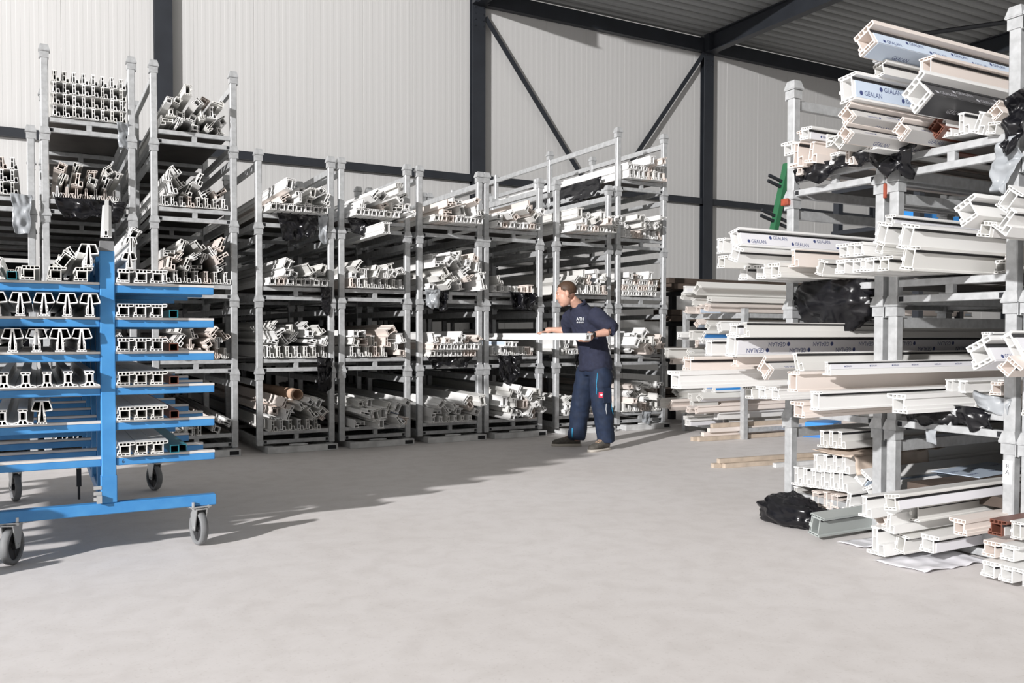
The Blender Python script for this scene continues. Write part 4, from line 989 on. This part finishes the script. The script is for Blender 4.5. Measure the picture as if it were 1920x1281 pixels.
# --- sweatshirt
bm = bmesh.new()
ering(bm, [((5.085, 7.40, .80), (0, .184, 0), (.146, 0, 0)), ((5.085, 7.40, .83), (0, .200, 0), (.158, 0, 0)), ((5.085, 7.40, .90), (0, .196, 0), (.154, 0, 0)), ((5.075, 7.40, .98), (0, .186, 0), (.145, 0, 0)),
           ((5.05, 7.40, 1.10), (-.01, .182, 0), (.135, .01, 0)), ((5.01, 7.41, 1.22), (-.025, .195, 0), (.132, .015, 0)),
           ((4.972, 7.415, 1.34), (-.035, .205, 0), (.125, .02, 0)), ((4.945, 7.42, 1.42), (-.03, .155, 0), (.10, .02, 0)),
           ((4.915, 7.42, 1.47), (-.01, .085, .0), (.082, .0, .02)), ((4.895, 7.42, 1.50), (0, .070, 0), (.066, 0, .03))], 24)
tube(bm, [(4.965, 7.27, 1.38), (4.985, 7.215, 1.36), (5.035, 7.15, 1.295), (5.085, 7.095, 1.232), (5.06, 7.088, 1.218)], [.090, .092, .086, .078, .064], 16)
tube(bm, [(4.925, 7.56, 1.38), (4.915, 7.615, 1.36), (4.925, 7.67, 1.29), (4.945, 7.715, 1.225), (4.925, 7.745, 1.22)], [.085, .082, .074, .066, .056], 16)
sw, swb = union(bm, 'sweatshirt', 'navy', .010, 4, .011, 12, 2)
swo = link('sweatshirt', sw, man)
# --- trousers
bm = bmesh.new()
ering(bm, [((5.08, 7.40, .76), (0, .165, 0), (.12, 0, 0)), ((5.08, 7.40, .84), (0, .165, 0), (.125, 0, 0)), ((5.075, 7.40, .90), (0, .155, 0), (.115, 0, 0))], 20)
for lg in (legL, legR):
    p = [Vector(q) for q in lg]; p[-1].z = .075
    tube(bm, [p[0], p[0].lerp(p[1], .5), p[1], p[2], p[3], p[4]], [.095, .118, .112, .100, .096, .088], 16)
tr, trb = union(bm, 'trousers', 'navy2', .010, 3, .011, 10, 9)
tro = link('trousers', tr, man)
def on(bvh, p, off=.004):
    q, n, _, _ = bvh.find_nearest(Vector(p)); return q+n*off, n
def decal(me, bvh, p, parent, name, off=.006):
    q, n = on(bvh, p, off); o = link(name, me, parent)
    z = n; x = Vector((0, 0, 1)).cross(z).normalized(); y = z.cross(x)
    o.matrix_world = Matrix(((x.x, y.x, z.x, q.x), (x.y, y.y, z.y, q.y), (x.z, y.z, z.z, q.z), (0, 0, 0, 1))); return o
me = text_mesh('ATH', .048, None); bmx = bmesh.new(); bmx.from_mesh(me)
for i in range(4): bx(bmx, -.045+i*.023, -.031+i*.023, -.040, -.026, 0, .001)
decal(tomesh(bmx, 'chest_logo', 'logo', recalc=False), swb, (4.80, 7.315, 1.33), swo, 'chest_logo', .007)
bmx = bmesh.new(); bx(bmx, -.027, .027, -.027, .027, 0, .003)
bd = decal(tomesh(bmx, 'thigh_badge', 'badge'), trb, (4.99, 7.15, .575), tro, 'thigh_badge', .003)
bmx = bmesh.new(); ball(bmx, (0, 0, .003), (.010, 0, 0), (0, .012, 0), (0, 0, .002), 10, 6); bx(bmx, -.013, .013, .0, .006, .003, .005)
link('badge_emblem', tomesh(bmx, 'badge_emblem', 'logo'), bd)
def piping(pts, name, m, r=.004):
    b = bmesh.new(); tube(b, [on(trb, p, .001)[0] for p in pts], r, 6); link(name, tomesh(b, name, m, True), tro)
piping([(4.96, 7.20, z_) for z_ in (.80, .74, .68, .62, .58)], 'piping', 'cyan'); piping([(5.05, 7.12, z_) for z_ in (.52, .48, .43, .38)], 'piping', 'logo', .003)
piping([(5.17, 7.14, z_) for z_ in (.60, .52, .45, .38)], 'piping', 'cyan'); piping([(4.93, 7.58, z_) for z_ in (.20, .15, .10)], 'piping', 'cyan', .008)
bmx = bmesh.new(); bx(bmx, -.06, .05, -.09, .07, 0, .010); bmesh.ops.bevel(bmx, geom=bmx.edges[:], offset=.006, segments=1, affect='EDGES')
decal(tomesh(bmx, 'cargo_pocket', 'navy2'), trb, (5.08, 7.10, .58), tro, 'cargo_pocket', -.003)
# --- hair, eyes, brows, watch
bmx = bmesh.new(); r_ = bmesh.ops.create_uvsphere(bmx, u_segments=40, v_segments=28, radius=1)['verts']; dl = []
for v in r_:
    f_, s_, u_ = v.co.x, v.co.y, v.co.z
    lim = -.62+.95*max(f_+.25, 0) if f_ < .55 else .52
    if u_ < lim: dl.append(v)
    k_ = 1.055+.025*noise.noise(v.co*9)
    v.co = H+hf*(-.012)+hu*.03+hf*f_*.098*k_+hs*s_*.076*k_+hu*u_*.088*(k_+.02)
bmesh.ops.delete(bmx, geom=dl, context='VERTS')
ho = link('hair', tomesh(bmx, 'hair', 'hair', True), man); md = ho.modifiers.new('s', 'SOLIDIFY'); md.thickness = .008; md.offset = -1
bmx = bmesh.new(); tube(bmx, [H+hf*.078-hs*.020-hu*.072, H+hf*.098-hu*.071, H+hf*.078+hs*.020-hu*.072], [.002, .004, .002], 6); link('mouth', tomesh(bmx, 'mouth', 'badge', True), man)
for s_ in (-1, 1):
    bmx = bmesh.new(); ball(bmx, H+hf*.0735+hs*s_*.030+hu*.006, hf*.011, hs*.013, hu*.009, 12, 8); e = link('eye', tomesh(bmx, 'eye', 'logo', True), man)
    bmx = bmesh.new(); ball(bmx, H+hf*.0825+hs*s_*.030+hu*.006, hf*.004, hs*.006, hu*.006, 8, 6); link('iris', tomesh(bmx, 'iris', 'hair', True), e)
    bmx = bmesh.new(); tube(bmx, [H+hf*.074+hs*s_*.052+hu*.026, H+hf*.089+hs*s_*.034+hu*.033, H+hf*.095+hs*s_*.014+hu*.030], [.003, .0055, .004], 6); link('eyebrow', tomesh(bmx, 'eyebrow', 'hair', True), man)
wd_ = (LW-LE).normalized(); wp = LE.lerp(LW, .93); bmx = bmesh.new()
tube(bmx, [wp-wd_*.014, wp-wd_*.008, wp+wd_*.008, wp+wd_*.014], [.029, .033, .033, .029], 18); ball(bmx, wp+Vector((-.01, -.03, .012)), (.017, 0, 0), (0, .010, 0), (0, 0, .017), 10, 8)
link('wristwatch', tomesh(bmx, 'wristwatch', 'black', True), man)
bmx = bmesh.new(); ering(bmx, [((4.905, 7.42, 1.482), (0, .080, 0), (.074, 0, .025)), ((4.893, 7.42, 1.512), (0, .074, 0), (.067, 0, .03))], 20, False)
co = link('collar', tomesh(bmx, 'collar', 'navy', True), man); md = co.modifiers.new('s', 'SOLIDIFY'); md.thickness = .006
def shoe(heel, toe):
    heel, toe = Vector((*heel, 0)), Vector((*toe, 0)); d = (toe-heel).normalized(); s_ = Vector((-d.y, d.x, 0)); Zv = Vector((0, 0, 1))
    bmx = bmesh.new(); ering(bmx, [(heel+d*t+Zv*(.018+h_/2), s_*w_, Zv*h_/2) for t, w_, h_ in ((0, .026, .06), (.015, .040, .09), (.05, .046, .108), (.09, .046, .108), (.13, .047, .092), (.18, .051, .072), (.23, .051, .060), (.27, .042, .050), (.30, .022, .034))], 16)
    up_, _ = union(bmx, 'shoe', 'shoe', .006, 2); so = link('shoe', up_, man)
    bmx = bmesh.new(); prv = None
    for t, w_ in ((-.008, .026), (.012, .043), (.06, .046), (.12, .043), (.18, .052), (.235, .053), (.278, .044), (.306, .024)):
        ring = [bmx.verts.new(heel+d*t+s_*(w_*sx)+Zv*zz) for sx, zz in ((-.94, .001), (.94, .001), (1, .024), (-1, .024))]
        if prv:
            for q in range(4): bmx.faces.new((prv[q], prv[(q+1) % 4], ring[(q+1) % 4], ring[q]))
        else: bmx.faces.new(ring[::-1])
        prv = ring
    bmx.faces.new(prv); link('sole', tomesh(bmx, 'sole', 'sole', True), so)
    bmx = bmesh.new()
    for t, hh in ((.115, .120), (.135, .110), (.155, .101), (.175, .093)):
        tube(bmx, [heel+d*t+s_*.036+Zv*(hh-.035), heel+d*t+s_*.02+Zv*(hh-.004), heel+d*t-s_*.02+Zv*(hh-.004), heel+d*t-s_*.036+Zv*(hh-.035)], .005, 5)
    link('laces', tomesh(bmx, 'laces', 'lace'), so)
shoe((5.145, 7.240), (4.875, 7.165)); shoe((5.055, 7.625), (4.815, 7.735))
